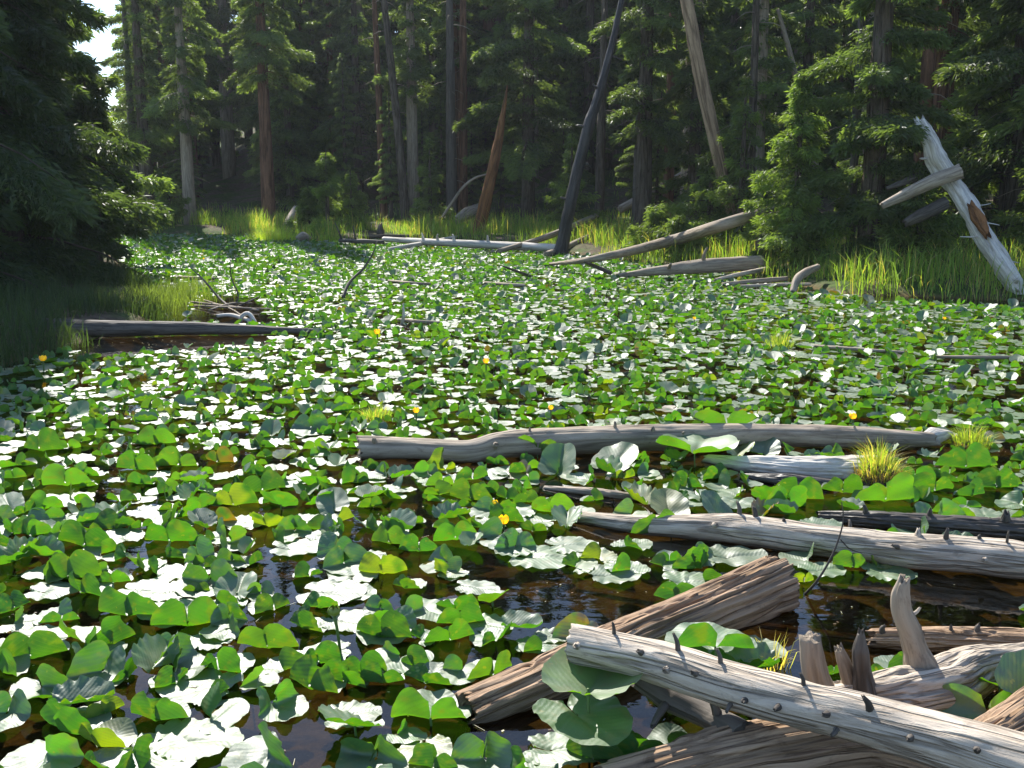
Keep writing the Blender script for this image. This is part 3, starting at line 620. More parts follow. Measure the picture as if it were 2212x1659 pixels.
# leaves picked out of the photograph: (picture x, y of the hinge, width px, heading deg [0 = tip away], kind, tint, tweaks)
q4 = lambda x, y: (x * .5202, 796.3 + y * .5202)
q5 = lambda x, y: (707.8 + x * .5202, 796.3 + y * .5202)
q6 = lambda x, y: (1415.7 + x * .5202, 796.3 + y * .5202)
g_, y_ = 'green', 'yellow'
MAN = [(q4(525, 1032), 275, 4, 'pair', g_), (q4(780, 1075), 300, -10, 'pair', g_), (q4(245, 1520), 320, 6, 'pair', g_), (q4(640, 1482), 265, 0, 'pair', g_), (q4(440, 1440), 170, -20, 'pair', y_),
       (q4(860, 1465), 300, 30, 'one', g_), (q4(125, 1215), 270, 3, 'pair', g_), (q4(275, 1120), 200, 40, 'one', g_), (q4(330, 935), 215, 15, 'pair', g_), (q4(280, 880), 265, -5, 'pair', g_),
       (q4(45, 768), 170, 0, 'pair', g_), (q4(350, 745), 230, -5, 'pair', g_), (q4(700, 728), 240, -8, 'pair', g_), (q4(420, 770), 180, -35, 'one', g_), (q4(650, 865), 200, 20, 'one', g_),
       (q4(1110, 1172), 255, 10, 'pair', g_), (q4(1280, 1342), 290, 5, 'pair', g_), (q4(1180, 1250), 260, 25, 'one', g_), (q4(1320, 1230), 200, 15, 'pair', g_), (q4(968, 570), 200, -4, 'pair', y_),
       (q4(1090, 512), 200, 4, 'pair', g_), (q4(640, 318), 180, 10, 'pair', g_), (q4(160, 345), 190, 2, 'pair', g_), (q4(740, 408), 180, 0, 'pair', g_), (q4(900, 390), 150, 5, 'pair', 'rusty'),
       (q4(270, 488), 200, -6, 'pair', g_), (q4(560, 430), 190, 3, 'pair', g_), (q4(1140, 1000), 190, -40, 'pair', g_), (q4(1500, 1290), 230, 5, 'pair', g_),
       (q4(755, 1540), 415, 95, 'flat', g_), (q4(200, 1610), 330, 200, 'one', g_), (q4(1200, 745), 280, 80, 'flat', g_), (q4(1340, 930), 320, 100, 'flat', g_), (q4(1430, 810), 220, 170, 'pair', g_),
       (q4(710, 1170), 220, 185, 'one', g_), (q4(170, 1320), 250, 160, 'one', g_), (q4(140, 1110), 230, 90, 'flat', g_), (q4(880, 885), 260, 190, 'pair', g_), (q4(430, 1255), 290, 180, 'pair', g_),
       (q4(1075, 1290), 190, 175, 'one', g_), (q4(1130, 1590), 360, 200, 'one', g_), (q4(1290, 250), 190, 180, 'pair', g_), (q4(560, 920), 250, 90, 'flat', g_), (q4(180, 920), 220, 80, 'flat', g_),
       (q4(1260, 630), 200, 100, 'flat', g_), (q4(600, 590), 220, 85, 'flat', g_), (q4(190, 545), 200, 90, 'flat', g_), (q4(690, 930), 230, 60, 'flat', g_), (q4(1420, 1040), 270, 90, 'flat', g_),
       (q5(380, 765), 180, -8, 'pair', g_), (q5(247, 735), 200, 3, 'pair', g_), (q5(226, 856), 215, 0, 'pair', 'yellow'), (q5(530, 718), 200, 10, 'pair', g_), (q5(222, 1130), 255, 0, 'pair', g_),
       (q5(385, 1128), 150, 10, 'one', g_), (q5(510, 1140), 230, -15, 'pair', g_), (q5(262, 1072), 275, 180, 'pair', g_), (q5(555, 1070), 220, -10, 'pair', g_), (q5(700, 1135), 210, -45, 'pair', g_),
       (q5(60, 1315), 220, 5, 'pair', g_), (q5(225, 1310), 200, -10, 'pair', g_), (q5(690, 1278), 240, -20, 'pair', g_), (q5(890, 1175), 170, -25, 'one', g_), (q5(200, 1615), 320, 180, 'pair', g_),
       (q5(655, 1620), 300, 178, 'pair', g_), (q5(440, 1665), 220, 0, 'pair', g_), (q5(925, 1575), 400, 95, 'flat', g_), (q5(1100, 1640), 280, 10, 'pair', g_), (q5(1290, 1640), 260, 0, 'pair', g_),
       (q5(1240, 1560), 300, 185, 'pair', g_), (q5(1420, 1590), 230, 10, 'one', g_), (q5(590, 905), 215, 90, 'flat', g_), (q5(850, 778), 340, 85, 'flat', g_), (q5(980, 735), 250, 100, 'flat', g_),
       (q5(720, 690), 220, 195, 'one', g_), (q5(1030, 825), 190, 25, 'one', g_), (q5(1260, 840), 200, -30, 'one', g_), (q5(1130, 790), 180, -10, 'one', y_), (q5(1150, 858), 260, 90, 'flat', g_),
       (q5(640, 1050), 240, 110, 'flat', g_), (q5(400, 1000), 230, 130, 'one', g_), (q5(590, 550), 205, 0, 'pair', g_), (q5(930, 600), 215, 35, 'pair', g_), (q5(780, 600), 200, -20, 'one', g_),
       (q5(1000, 590), 200, 95, 'flat', g_), (q5(960, 430), 200, 10, 'lift', g_), (q5(1180, 420), 230, 60, 'lift', g_), (q5(900, 1110), 200, 90, 'flat', g_), (q5(150, 780), 160, 85, 'flat', g_),
       (q5(60, 930), 230, 95, 'flat', g_), (q5(560, 1250), 200, 200, 'one', g_), (q5(830, 1150), 190, 80, 'flat', g_), (q5(60, 1440), 260, 80, 'flat', g_),
       (q6(295, 782), 300, 85, 'flat', g_), (q6(110, 890), 290, 80, 'flat', g_), (q6(200, 885), 170, 20, 'one', g_), (q6(930, 842), 240, 90, 'flat', g_), (q6(670, 840), 210, 95, 'flat', g_),
       (q6(640, 800), 180, -50, 'one', g_), (q6(820, 830), 160, 0, 'pair', g_), (q6(925, 820), 110, 30, 'one', y_), (q6(560, 590), 240, -5, 'pair', g_), (q6(660, 650), 200, 90, 'flat', g_),
       (q6(590, 545), 230, 5, 'pair', g_), (q6(960, 560), 260, 10, 'pair', g_), (q6(1290, 420), 220, 0, 'pair', g_), (q6(1160, 515), 190, 5, 'pair', g_), (q6(780, 520), 180, 5, 'pair', g_),
       (q6(1420, 500), 190, 8, 'pair', g_), (q6(340, 360), 180, 10, 'curl', y_), (q6(1160, 630), 220, 170, 'pair', g_), (q6(450, 350), 150, 20, 'lift', g_), (q6(60, 600), 200, 0, 'lift', y_), (q6(1075, 470), 170, 4, 'pair', g_),
       (q5(1370, 690), 220, 0, 'pair', g_), (q6(60, 640), 150, 40, 'one', g_), (q6(-50, 560), 190, -10, 'curl', y_), (q6(440, 620), 190, 20, 'curl', 'rusty'), (q6(620, 890), 110, 0, 'pair', 'yellow'),
       (q6(880, 1290), 130, 10, 'pair', g_), (q6(740, 1270), 110, -15, 'pair', g_)]
leaves = []       # dict(x,y,L,h,p,tint)
for (px, py), wz, h, kd, tint in MAN:
    c = P(px, py, .01); L = wz * .5202 * dist(c) / FPX / .92
    if kd == 'flat': L *= .86
    L = min(L, .44)
    p = leaf_params(rng, kd); p['z'] = rng.uniform(.006, .014)
    if kd == 'pair' and abs(h) < 30: p['fl'] = rng.uniform(1.25, 1.7); p['fr'] = rng.uniform(1.25, 1.7); p['slant'] = rng.uniform(.08, .3); p['b'] = .42; p['yf'] = .09
    leaves.append(dict(x=c[0], y=c[1], L=L, h=R(h + rng.normal(0, 11)), p=p, tint=tint, man=True))
def special(px, py, z, wpx, h, tint=g_, **kw):
    c = P(px, py, z); L = wpx * dist(c) / FPX / .86
    p = leaf_params(rng, 'flat'); p.update(kind='lift', z=z, wave=.012); p.update(kw)
    leaves.append(dict(x=c[0], y=c[1], L=L, h=R(h), p=p, tint=tint, man=True, big=True))
special(1270, 1492, .20, 215, 20, fl=.5, fr=.45, yf=.1, bw=.5, cup=.5, tip=.3, tilt=0.)                # big cupped leaf resting on the furrowed log
special(1245, 1540, .13, 200, 150, tilt=0., cup=.2, fl=.3, fr=.3, bw=.3)
special(930, 1560, .012, 175, 5, fl=1.5, fr=1.4, yf=.08, bw=.1, cup=.0, tip=.1)                          # bowl-shaped leaf
special(1545, 1400, .12, 175, -14, fl=1.35, fr=1.35, yf=.03, bw=.08, slant=-.15, b=.46)                 # bright one behind the knotty log
special(1540, 1425, .05, 120, 40, fl=1.2, fr=1.2)
special(2150, 1560, .10, 240, 175, fl=1.2, fr=1.3, bw=.15)                                              # shaded leaves under the driftwood
special(2160, 1480, .14, 120, 30, fl=.9, fr=1.0, bw=.2)
special(2215, 1500, .16, 160, 60, taco=.9)
special(1570, 920, .12, 150, 10, fl=1.1, fr=1.1, cup=.4); special(1500, 975, .10, 190, 20, cup=.3, fl=.9, fr=.6, bw=.2)
special(1160, 975, .05, 120, 0, fl=1.3, fr=1.3)
open_w = [[(960, 1205), (1220, 1185), (1420, 1230), (1500, 1262), (1400, 1345), (1230, 1345), (1130, 1330), (1080, 1290), (1000, 1240)],
          [(1660, 1240), (1760, 1262), (1990, 1250), (2230, 1232), (2230, 1395), (1890, 1400), (1760, 1440), (1640, 1400), (1650, 1330)],
          [(1240, 1140), (1490, 1160), (1700, 1185), (1990, 1225), (1960, 1240), (1500, 1190), (1240, 1165)],
          [(530, 1190), (700, 1180), (730, 1235), (560, 1260)], [(490, 1420), (560, 1440), (560, 1530), (490, 1660), (440, 1640)], [(600, 1590), (720, 1570), (730, 1659), (560, 1659)],
          [(690, 1330), (760, 1320), (760, 1400), (700, 1390)], [(150, 725), (560, 715), (600, 740), (170, 775)], [(430, 640), (560, 645), (600, 700), (400, 700)], [(320, 650), (420, 640), (400, 700), (330, 700)],
          [(800, 1210), (960, 1200), (960, 1270), (830, 1262)], [(220, 1060), (290, 1050), (290, 1075), (220, 1080)], [(1850, 610), (2212, 640), (2212, 662), (1850, 650)]]
def in_poly(px, py, poly):
    c = np.zeros(px.shape, bool); n = len(poly)
    for i in range(n):
        (x1, y1), (x2, y2) = poly[i], poly[(i + 1) % n]
        c ^= ((y1 > py) != (y2 > py)) & (px < (x2 - x1) * (py - y1) / (y2 - y1 + 1e-9) + x1)
    return c
# random fill on a jittered grid, finer near the camera
sp1 = .137
xs, ys_ = np.meshgrid(np.arange(-15, 12, sp1), np.arange(2.2, 37, sp1))
xs = xs.ravel() + rng.uniform(-.45, .45, xs.size) * sp1; ys_ = ys_.ravel() + rng.uniform(-.45, .45, ys_.size) * sp1
sd = sdist(xs, ys_); pr_ = proj(np.stack([xs, ys_, xs * 0], -1))
ok = (sd < -.12) & (pr_[:, 0] > -140) & (pr_[:, 0] < 2350) & (pr_[:, 1] < 1800)
for poly in open_w: ok &= ~in_poly(pr_[:, 0], pr_[:, 1], poly)
cl = fbm(xs * .55, ys_ * .55, xs * 0, 2, 31)
near = np.hypot(xs, ys_)
thin = np.interp(near, [3, 6, 9, 14, 30], [.26, .20, .12, .10, .0])
ok &= (rng.random(xs.size) > thin) & (cl > np.interp(near, [3, 6, 12], [-.42, -.6, -.9]))
for C, Rr in LOGS:
    for c, r in zip(C[::3], Rr[::3]):
        if c[2] < .22 + r: ok &= (np.hypot(xs - c[0], (ys_ - c[1])) > r + .05 + (.04 if c[1] < 8 else 0))
mx_ = np.array([(l['x'], l['y'], l['L']) for l in leaves])
for mx, my, mL in mx_: ok &= np.hypot(xs - mx, ys_ - my) > .115
xs, ys_ = xs[ok], ys_[ok]
for x, y in zip(xs, ys_):
    dd = math.hypot(x, y)
    p = leaf_params(rng)
    h = rng.uniform(-math.pi, math.pi) if rng.random() < .55 else rng.normal(0, .65)
    if p['kind'] == 'flat': h = rng.uniform(-math.pi, math.pi)
    if dd > 9 and p['kind'] == 'pair' and rng.random() < .42: p = leaf_params(rng, 'one' if rng.random() < .45 else 'flat' if rng.random() < .8 else 'lift')
    fl_ = 1.25 if p['kind'] == 'flat' else 1.
    if dd > 9 and rng.random() < .12: continue
    leaves.append(dict(x=x, y=y, L=fl_ * (rng.uniform(.12, .21) if dd > 6 else rng.uniform(.15, .26)), h=h, p=p, tint=None, man=False))
pj = proj(np.array([(l['x'], l['y'], .03) for l in leaves]))
for l, q in zip(leaves, pj): l['px'], l['py'], l['f'] = q
for l in leaves: l['vis'] = (-20 < l['px'] < 2232) and l['py'] < 1690
order = sorted([i for i, l in enumerate(leaves) if l['vis']], key=lambda i: -leaves[i]['L'] / leaves[i]['f'] - (5 if leaves[i]['man'] else 0))
indiv = set(order[:300])
LANDM = [((480, 1560), "the lower left blue reflection"), ((1240, 1400), "the knotty log's tip"), ((1110, 1500), "the furrowed log's lower end"), ((1640, 1240), "the furrowed log's cut end"),
         ((1900, 1230), "the brown open water"), ((1180, 1265), "the dark open pool"), ((790, 975), "the crooked log's left end"), ((1320, 950), "the crooked log's middle"), ((1730, 945), "the crooked log's right half"),
         ((1890, 1000), "the big grass tussock"), ((2095, 930), "the small right tussock"), ((830, 890), "the small left tussock"), ((720, 1320), "the green bud"), ((460, 985), "the orange-red leaf pair"),
         ((620, 1220), "the left water gap"), ((60, 1000), "the left edge"), ((60, 1300), "the lower left edge"), ((60, 1600), "the bottom left corner"), ((1380, 1130), "the long pale log's tip"),
         ((2000, 1180), "the long pale log's right part"), ((1950, 1480), "the driftwood root"), ((900, 1620), "the bottom edge, centre"), ((1450, 1620), "the bottom edge"), ((300, 850), "the shade at the left"),
         ((1100, 870), "the yellow flower"), ((1840, 890), "the right orange-yellow flower"), ((330, 1180), "the sunlit left clump"), ((2150, 1080), "the right edge"), ((880, 1150), "the pool's left clump")]
def leaf_label(l, t):
    form = {'pair': 'with both lobes up', 'one': 'with one lobe up', 'flat': 'lying flat', 'lift': 'lifted up', 'curl': 'with curled edges'}[l['p']['kind']]
    away = abs((l['h'] + math.pi) % (2 * math.pi) - math.pi) < 1.57
    colr = {'green': 'bright green' if (away and l['p']['kind'] != 'flat') else 'glossy grey-green', 'yellow': 'yellowing', 'rusty': 'orange-brown'}[t]
    if l['p']['kind'] == 'flat' and t == 'green': colr = 'white-glaring'
    size = 'big ' if l['L'] > .335 else 'small ' if l['L'] < .24 else ''
    best = min(LANDM, key=lambda m: math.hypot(m[0][0] - l['px'], (m[0][1] - l['py']) * 1.5)); dx, dy = l['px'] - best[0][0], (l['py'] - best[0][1]) * 1.5
    rel = ('left of' if dx < 0 else 'right of') if abs(dx) > abs(dy) else ('beyond' if dy < 0 else 'before')
    if 'edge' in best[1] or 'corner' in best[1] or 'shade' in best[1]: rel = 'near'
    return f"{size}{colr} leaf {form} {rel} {best[1]}"
labels = {}
far_V = [[], []]; far_A = [[], []]; far_C = [[], []]; far_n = [0, 0]; far_F = [[], []]
LOD = [leaf_grid(27, 5), leaf_grid(17, 4)]
for i, l in enumerate(leaves):
    p = l['p']
    if i in indiv:
        V, uv = leaf_shape(p, PHn, RRn, dln); col, t = leaf_col(rng, uv, l['tint'])
        W_ = place_xform(V, p, l['L'], l['h'], 0, 0)
        o = mesh("lily_leaf", W_, Fn, M['leaf'], None, {'col': col, 'luv': uv}); o.location = (l['x'], l['y'], 0)
        labels.setdefault(leaf_label(l, t), []).append((l['px'], o))
        if p['kind'] == 'lift':
            pts = [(0, 0, float(W_[:, 2].mean()) - .01), (.01, .0, -.1), (.02, .02, -.3)]
            v, f, a, _ = tube(pts, [.004, .004, .004], 8, 6, .05, 0, 3, 0, 3); mesh("stalk", v, f, M['stem'], o, {'wood': a})
    else:
        k = 0 if l['f'] < 13 else 1
        PH, RR, F, dl = LOD[k]
        V, uv = leaf_shape(p, PH, RR, dl); col, t = leaf_col(rng, uv, l['tint'])
        far_V[k].append(place_xform(V, p, l['L'], l['h'], l['x'], l['y'])); far_A[k].append(uv); far_C[k].append(col); far_F[k].append(F + far_n[k]); far_n[k] += len(V)
ORD = ['leftmost', 'second from left', 'third from left', 'fourth from left', 'fifth from left', 'sixth from left', 'seventh from left', 'eighth from left', 'ninth from left']
for lb, lst in labels.items():
    lst.sort(key=lambda t: t[0]); n = len(lst)
    for j, (_, o) in enumerate(lst):
        if n == 1: s_ = lb
        elif n == 2: s_ = lb + (", left one" if j == 0 else ", right one")
        else: s_ = lb + ", " + (ORD[j] if j < n - 1 else 'rightmost')
        if len(s_.split()) > 16: s_ = s_.replace('bright green', 'green')
        if len(s_.split()) > 16: s_ = s_.replace(' from left', '')
        tag(o, s_, "lily leaf", "pond lily leaves nearest the camera")
VV = far_V[0] + far_V[1]
F2 = [f + far_n[0] for f in far_F[1]]
fo = mesh("lily_leaves", np.vstack(VV), np.vstack(far_F[0] + F2), M['leaf'], None, {'col': np.vstack(far_C[0] + far_C[1]), 'luv': np.vstack(far_A[0] + far_A[1])})
tag(fo, "dense cover of green pond lily leaves stretching to the far shore", "lily leaves", kind="stuff")

# ------------------------------------------------------------------ flowers and buds
def flower(px, py, r, label, z=.10, open_=.5, mat='petal', stem_lean=0):
    ref = P(px, py + z * 0, 0); c0 = P(px, py, z); e = empty("pond_lily_flower" if mat == 'petal' else "pond_lily_bud", (c0[0] + stem_lean, c0[1], 0)); b = np.array(e.location)
    V = []; F = []; n = 0; A = []
    for k in range(6):
        a0 = k * math.pi / 3
        u, v = np.meshgrid(np.linspace(-1, 1, 9), np.linspace(0, 1, 9), indexing='ij')
        th = a0 + u * .62 * np.sin(np.clip(v, .12, .97) * math.pi) ** .5
        rad = r * (np.sin(v * math.pi * (.62 + .2 * (1 - open_))) * (1 + .06 * (k % 2)) + .02); zz = r * (1 - np.cos(v * math.pi * .75)) * .95
        V.append(np.stack([np.cos(th) * rad, np.sin(th) * rad, zz], -1).reshape(-1, 3) + (c0 - b)); i = np.arange(8)[:, None] * 9; j = np.arange(8)[None]
        F.append(np.stack([i + j, i + 9 + j, i + 10 + j, i + j + 1], -1).reshape(-1, 4) + n); n += 81
    mesh("blossom" if mat == 'petal' else "bud", np.vstack(V), np.vstack(F), M[mat], e)
    v, f, a, _ = tube([(c0 - b) * [1, 1, 1], (c0 - b) * [.6, .6, .5], (0, 0, -.15)], [r * .28, r * .25, r * .25], 10, 12, .05, 0, 3, 0, 5); mesh("stalk", v, f, M['stem'], e, {'wood': a})
    tag(e, label, "flower" if mat == 'petal' else "flower bud")
flower(899, 892, .022, "round yellow pond lily flower just left above the crooked log")
flower(1842, 905, .024, "orange-yellow pond lily flower beyond the right half of the crooked log", .08)
flower(1088, 1132, .026, "small orange and yellow flower at the edge of the dark open pool", .03)
flower(722, 1330, .022, "round green pond lily bud on a thick stalk, lower left", .16, .0, 'bud', .03)
flower(93, 780, .030, "yellow flower in the shade at the far left"); flower(1050, 785, .026, "tiny orange flower in mid pond left of centre")
flower(815, 722, .032, "yellow flower among leaves left of the white forked stick"); flower(1070, 1090, .014, "tiny yellow bud behind the orange and yellow flower", .05)
for a, b, lb in [(1190, 885, "mid pond beyond the crooked log's middle"), (440, 560, "far left beyond the grass point"), (1500, 690, "right of centre"), (2040, 690, "far right near the water-edge grass")]:
    flower(a, b, .018, "tiny yellow pond lily flower, " + lb)

n = 5200; dx_ = rng.uniform(-6, 6, n); dy_ = rng.uniform(2.4, 13, n); kp = (sdist(dx_, dy_) < -.05) & (fbm(dx_ * 1.6, dy_ * 1.6, dx_ * 0, 3, 44) > -.1); dx_, dy_ = dx_[kp], dy_[kp]; n = len(dx_)
a = rng.uniform(0, 6.28, n); l = np.where(rng.random(n) < .3, rng.uniform(.008, .03, n), rng.uniform(.002, .006, n)); w_ = np.where(l > .008, .0012, l * .8)
u = np.stack([np.cos(a), np.sin(a), a * 0], -1) * l[:, None]; v = np.stack([-np.sin(a), np.cos(a), a * 0], -1) * w_[:, None]; c = np.stack([dx_, dy_, np.full(n, .0035)], -1)
dc = np.where(rng.random((n, 1)) < .5, np.array([[.42, .38, .24]]), np.array([[.16, .10, .05]])) * rng.uniform(.6, 1.2, (n, 1))
o = mesh("floating_debris", np.stack([c - u - v, c + u - v * .4, c + u + v, c - u + v * .6], 1).reshape(-1, 3), np.arange(4 * n).reshape(-1, 4), M['grass'], None, {'col': np.repeat(dc, 4, axis=0)}, smooth=False); tag(o, "tiny needles, bits of bark and pollen specks drifting on the water", "debris", kind="stuff")
# ------------------------------------------------------------------ conifers
def spray_mesh(name, Pn, Dn, Ln, Wn, col, parent, mat, link=True):
    """many small needle tufts: one folded rhomb each"""
    n = len(Pn); Dn = Dn / (np.linalg.norm(Dn, axis=1)[:, None] + 1e-9)
    rv = rng.normal(0, 1, (n, 3)); rv[:, 2] *= .5
    Sd = np.cross(Dn, rv); Sd /= np.linalg.norm(Sd, axis=1)[:, None] + 1e-9
    mid = Pn + Dn * (Ln * .45)[:, None]
    V = np.stack([Pn, mid + Sd * Wn[:, None], Pn + Dn * Ln[:, None] + np.array([0, 0, -.12]) * Ln[:, None], mid - Sd * Wn[:, None]], 1).reshape(-1, 3)
    F = np.arange(4 * n).reshape(-1, 4)
    return mesh(name, V, F, mat, parent, {'col': np.repeat(col, 4, axis=0)}, smooth=False, link=link)
def conifer_data(H, Lmax, nb, ns, h0=.12, droop=.35, up=.0, base=(.045, .075, .022), tip=(.10, .14, .03), tuft=.14, lean=0, bare=.0, power=.75, seed=0, dead=12, spread=.32):
    r = np.random.default_rng(seed); ns = int(ns * 1.9)
    zb = H * (h0 + (1 - h0) * (np.arange(nb) + r.random(nb)) / nb) * .985; az = np.arange(nb) * 2.39996 + r.normal(0, .35, nb)
    Lb = Lmax * np.clip(1 - zb / H, .02, 1) ** power * r.uniform(.35, 1.25, nb) * np.interp(zb / H, [0, h0 + .1, 1], [.7, 1, 1])
    keep = r.random(nb) > bare
    bi = r.choice(np.nonzero(keep)[0], ns, p=(Lb[keep] + .12) / (Lb[keep] + .12).sum())
    t = r.random(ns) ** .7; t = .1 + .9 * t
    side = r.choice([-1, 1], ns); s = r.random(ns)
    L = Lb[bi]; a = az[bi]; o = np.stack([np.cos(a), np.sin(a), a * 0], -1); sd = np.stack([-np.sin(a), np.cos(a), a * 0], -1)
    dr = (droop * r.uniform(.5, 1.7, nb))[bi]; upb = (up + r.normal(0, .08, nb))[bi]
    rad = t * L; z = zb[bi] + L * (upb * t - dr * t * t + .12 * t**4)
    tw = L * spread * (1.15 - t) ** .7 * (.5 + .7 * s) * s + .02
    Pn = o * rad[:, None] + sd * (side * tw)[:, None] + np.stack([t * 0, t * 0, z - tw * .25 * r.uniform(.2, 1.6, ns)], -1)
    Pn += r.normal(0, .03, (ns, 3)) * np.array([1, 1, 1.4])
    Dn = o * .6 + sd * (side * .7)[:, None] + np.array([0, 0, -.35]) + r.normal(0, .42, (ns, 3))
    Ln = tuft * .85 * r.uniform(.6, 1.4, ns); Wn = Ln * r.uniform(.07, .14, ns)
    bc = r.uniform(.65, 1.3, nb)[bi]
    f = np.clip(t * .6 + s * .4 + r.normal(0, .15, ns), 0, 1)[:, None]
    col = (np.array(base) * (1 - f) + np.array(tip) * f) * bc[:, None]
    # trunk, limbs and bare dead twigs
    tr = H * .0125 + .03
    parts = [tube([(0, 0, -.4), (0, 0, H * .3), (lean * .5, 0, H * .65), (lean, 0, H)], [tr * 1.25, tr, tr * .6, .012], 10, 16, .1, .06, 3, 0, seed)[:3]]
    for k in np.nonzero(keep)[0][::1]:
        if Lb[k] < .25: continue
        dd = np.array([math.cos(az[k]), math.sin(az[k]), 0]); l = Lb[k]; pts = [np.array([0, 0, zb[k]]) + dd * l * q + np.array([0, 0, l * (up * q - droop * q * q)]) for q in (0, .5, .92)]
        parts.append(tube(pts, [.008 + l * .009, .006 + l * .005, .004], 4, 4, 0, 0, 3, 0, 1)[:3])
    for k in range(dead):
        zz = r.uniform(.03, h0 + .25) * H; an = r.uniform(0, 6.28); l = r.uniform(.3, .8) * Lmax * .6; dd = np.array([math.cos(an), math.sin(an), 0])
        parts.append(tube([(0, 0, zz), dd * l * .5 + [0, 0, zz - l * .1], dd * l + [0, 0, zz - l * .35]], [.012, .008, .003], 4, 4, 0, 0, 3, 0, 1)[:3])
    return (Pn, Dn, Ln, Wn, col), merge(parts)
def conifer(name, label, x, y, H, Lmax, nb, ns, cat="conifer", group=None, bark='bark', z=None, rz=0., **k):
    cr, tk = conifer_data(H, Lmax, nb, ns, **k)
    e = empty(name, (x, y, gz(x, y) if z is None else z)); e.rotation_euler = (0, 0, rz); tag(e, label, cat, group)
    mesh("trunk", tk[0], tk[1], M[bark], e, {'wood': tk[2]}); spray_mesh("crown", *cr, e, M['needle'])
    return e
def copy_tree(o, x, y, s, rz, label, group):
    c = o.copy(); COL.objects.link(c); c.location = (x, y, gz(x, y)); c.scale = (s, s, s * random.uniform(.95, 1.12)); c.rotation_euler = (0, 0, rz); c["label"] = label; c["group"] = group
    for ch in list(o.children):
        d = ch.copy(); COL.objects.link(d); d.parent = c
    return c
D1, T1 = (.026, .038, .019), (.074, .100, .033)
# left bank: big shading firs; needles darkened in colour for backlit self-shadow
def at(px, Y): return (px - 1106) / FPX * Y * (1 / cp) , Y
for i, (px, Y, H, Lm, ns, lb) in enumerate([(50, 15.6, 12, 1.75, 50000, "big dark fir filling the left edge, nearest of the shaded left bank firs"), (-90, 13.5, 12, 1.9, 30000, "dark fir cut off by the left edge of the picture"),
        (112, 18.0, 11.5, 1.15, 36000, "dark fir right behind the nearest left bank fir, skirt over the leaves"), (-10, 19.5, 14, 1.7, 26000, "tall dark fir standing back on the left bank"), (-160, 19.0, 14, 2.4, 16000, "dark fir far back behind the left edge"), (70, 22.5, 13, 1.6, 30000, "shaded fir behind the second left bank fir"), (10, 17, 9, 1.9, 40000, "low-skirted dark fir between the left bank trunks")]):
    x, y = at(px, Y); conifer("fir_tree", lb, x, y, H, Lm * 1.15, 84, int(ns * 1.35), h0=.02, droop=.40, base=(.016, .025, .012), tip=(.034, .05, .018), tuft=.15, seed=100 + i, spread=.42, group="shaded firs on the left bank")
# the fir overhanging the sky gap: reaching branches
conifer("fir_tree", "low drooping dark fir at the right side of the shaded left bank firs", *at(232, 18.3), 3.5, 1.5, 34, 12000, h0=.25, droop=.5, base=(.018, .028, .012), tip=(.04, .055, .018), tuft=.15, seed=132, spread=.35)  # needle colour darkened here too, holding the backlit shade
x, y = at(192, 21.5); conifer("fir_tree", "fir with long drooping branches reaching right below the bright sky gap", x, y, 5.4, 2.6, 34, 12000, h0=.3, droop=.28, up=.12, base=(.035, .06, .02), tip=(.09, .12, .03), tuft=.17, seed=131, power=.9, spread=.25, bare=.3)
# key trees of the far shore
KEY = [(597, 484, 34, 12.5, 1.9, 'redbark', .35, 22000, "tall conifer with a thick reddish bare lower trunk, left of centre"),
       (432, 482, 34.5, 12, 1.8, 'grey', .24, 20000, "slim conifer with a pale grey lower trunk, left of the reddish one"),
       (345, 484, 35, 11.5, 1.3, 'bark', .22, 12000, "conifer with bright lit drooping sprays at the right side of the sky gap"),
       (1140, 500, 33, 12.5, 2.3, 'bark', .16, 45000, "large bright green fir behind the rust-orange snag"),
       (1612, 480, 24.2, 11, 1.1, 'grey', .18, 12000, "fir with a thin pale grey trunk, right of the tan trunk"),
       (1380, 470, 26, 11.5, 1.6, 'bark', .20, 24000, "slender dark fir with sparse lower boughs right of the charred snag"),
       (992, 470, 36, 13, 1.5, 'redbark', .35, 14000, "conifer with a bare brown trunk left of the rust-orange snag"),
       (900, 470, 35, 12, 1.4, 'grey', .32, 14000, "thin grey leaning-looking conifer between the reddish and brown trunks"),
       (1990, 560, 21, 12, 1.8, 'redbark', .3, 26000, "dark fir with a brown trunk behind the bleached broken trunk"),
       (2165, 560, 19, 11, 2.3, 'bark', .08, 50000, "full green fir at the right edge behind the broken trunk"),
       (2300, 560, 18, 11, 2.2, 'bark', .05, 20000, "fir cut off by the right edge of the picture"),
       (1485, 505, 25.5, 9, 1.1, 'bark', .06, 16000, "bushy fir before the tan leaning trunk")]
for i, (px, py, Y, H, Lm, bk, h0, ns, lb) in enumerate(KEY):
    x, y = at(px, Y); conifer("fir_tree" if i not in (0, 1, 6, 7) else "pine_tree", lb, x, y, H, Lm * 1.1, 52, ns, bark=bk, h0=h0, droop=.38, seed=200 + i, base=D1, tip=T1, tuft=.15, spread=.36)
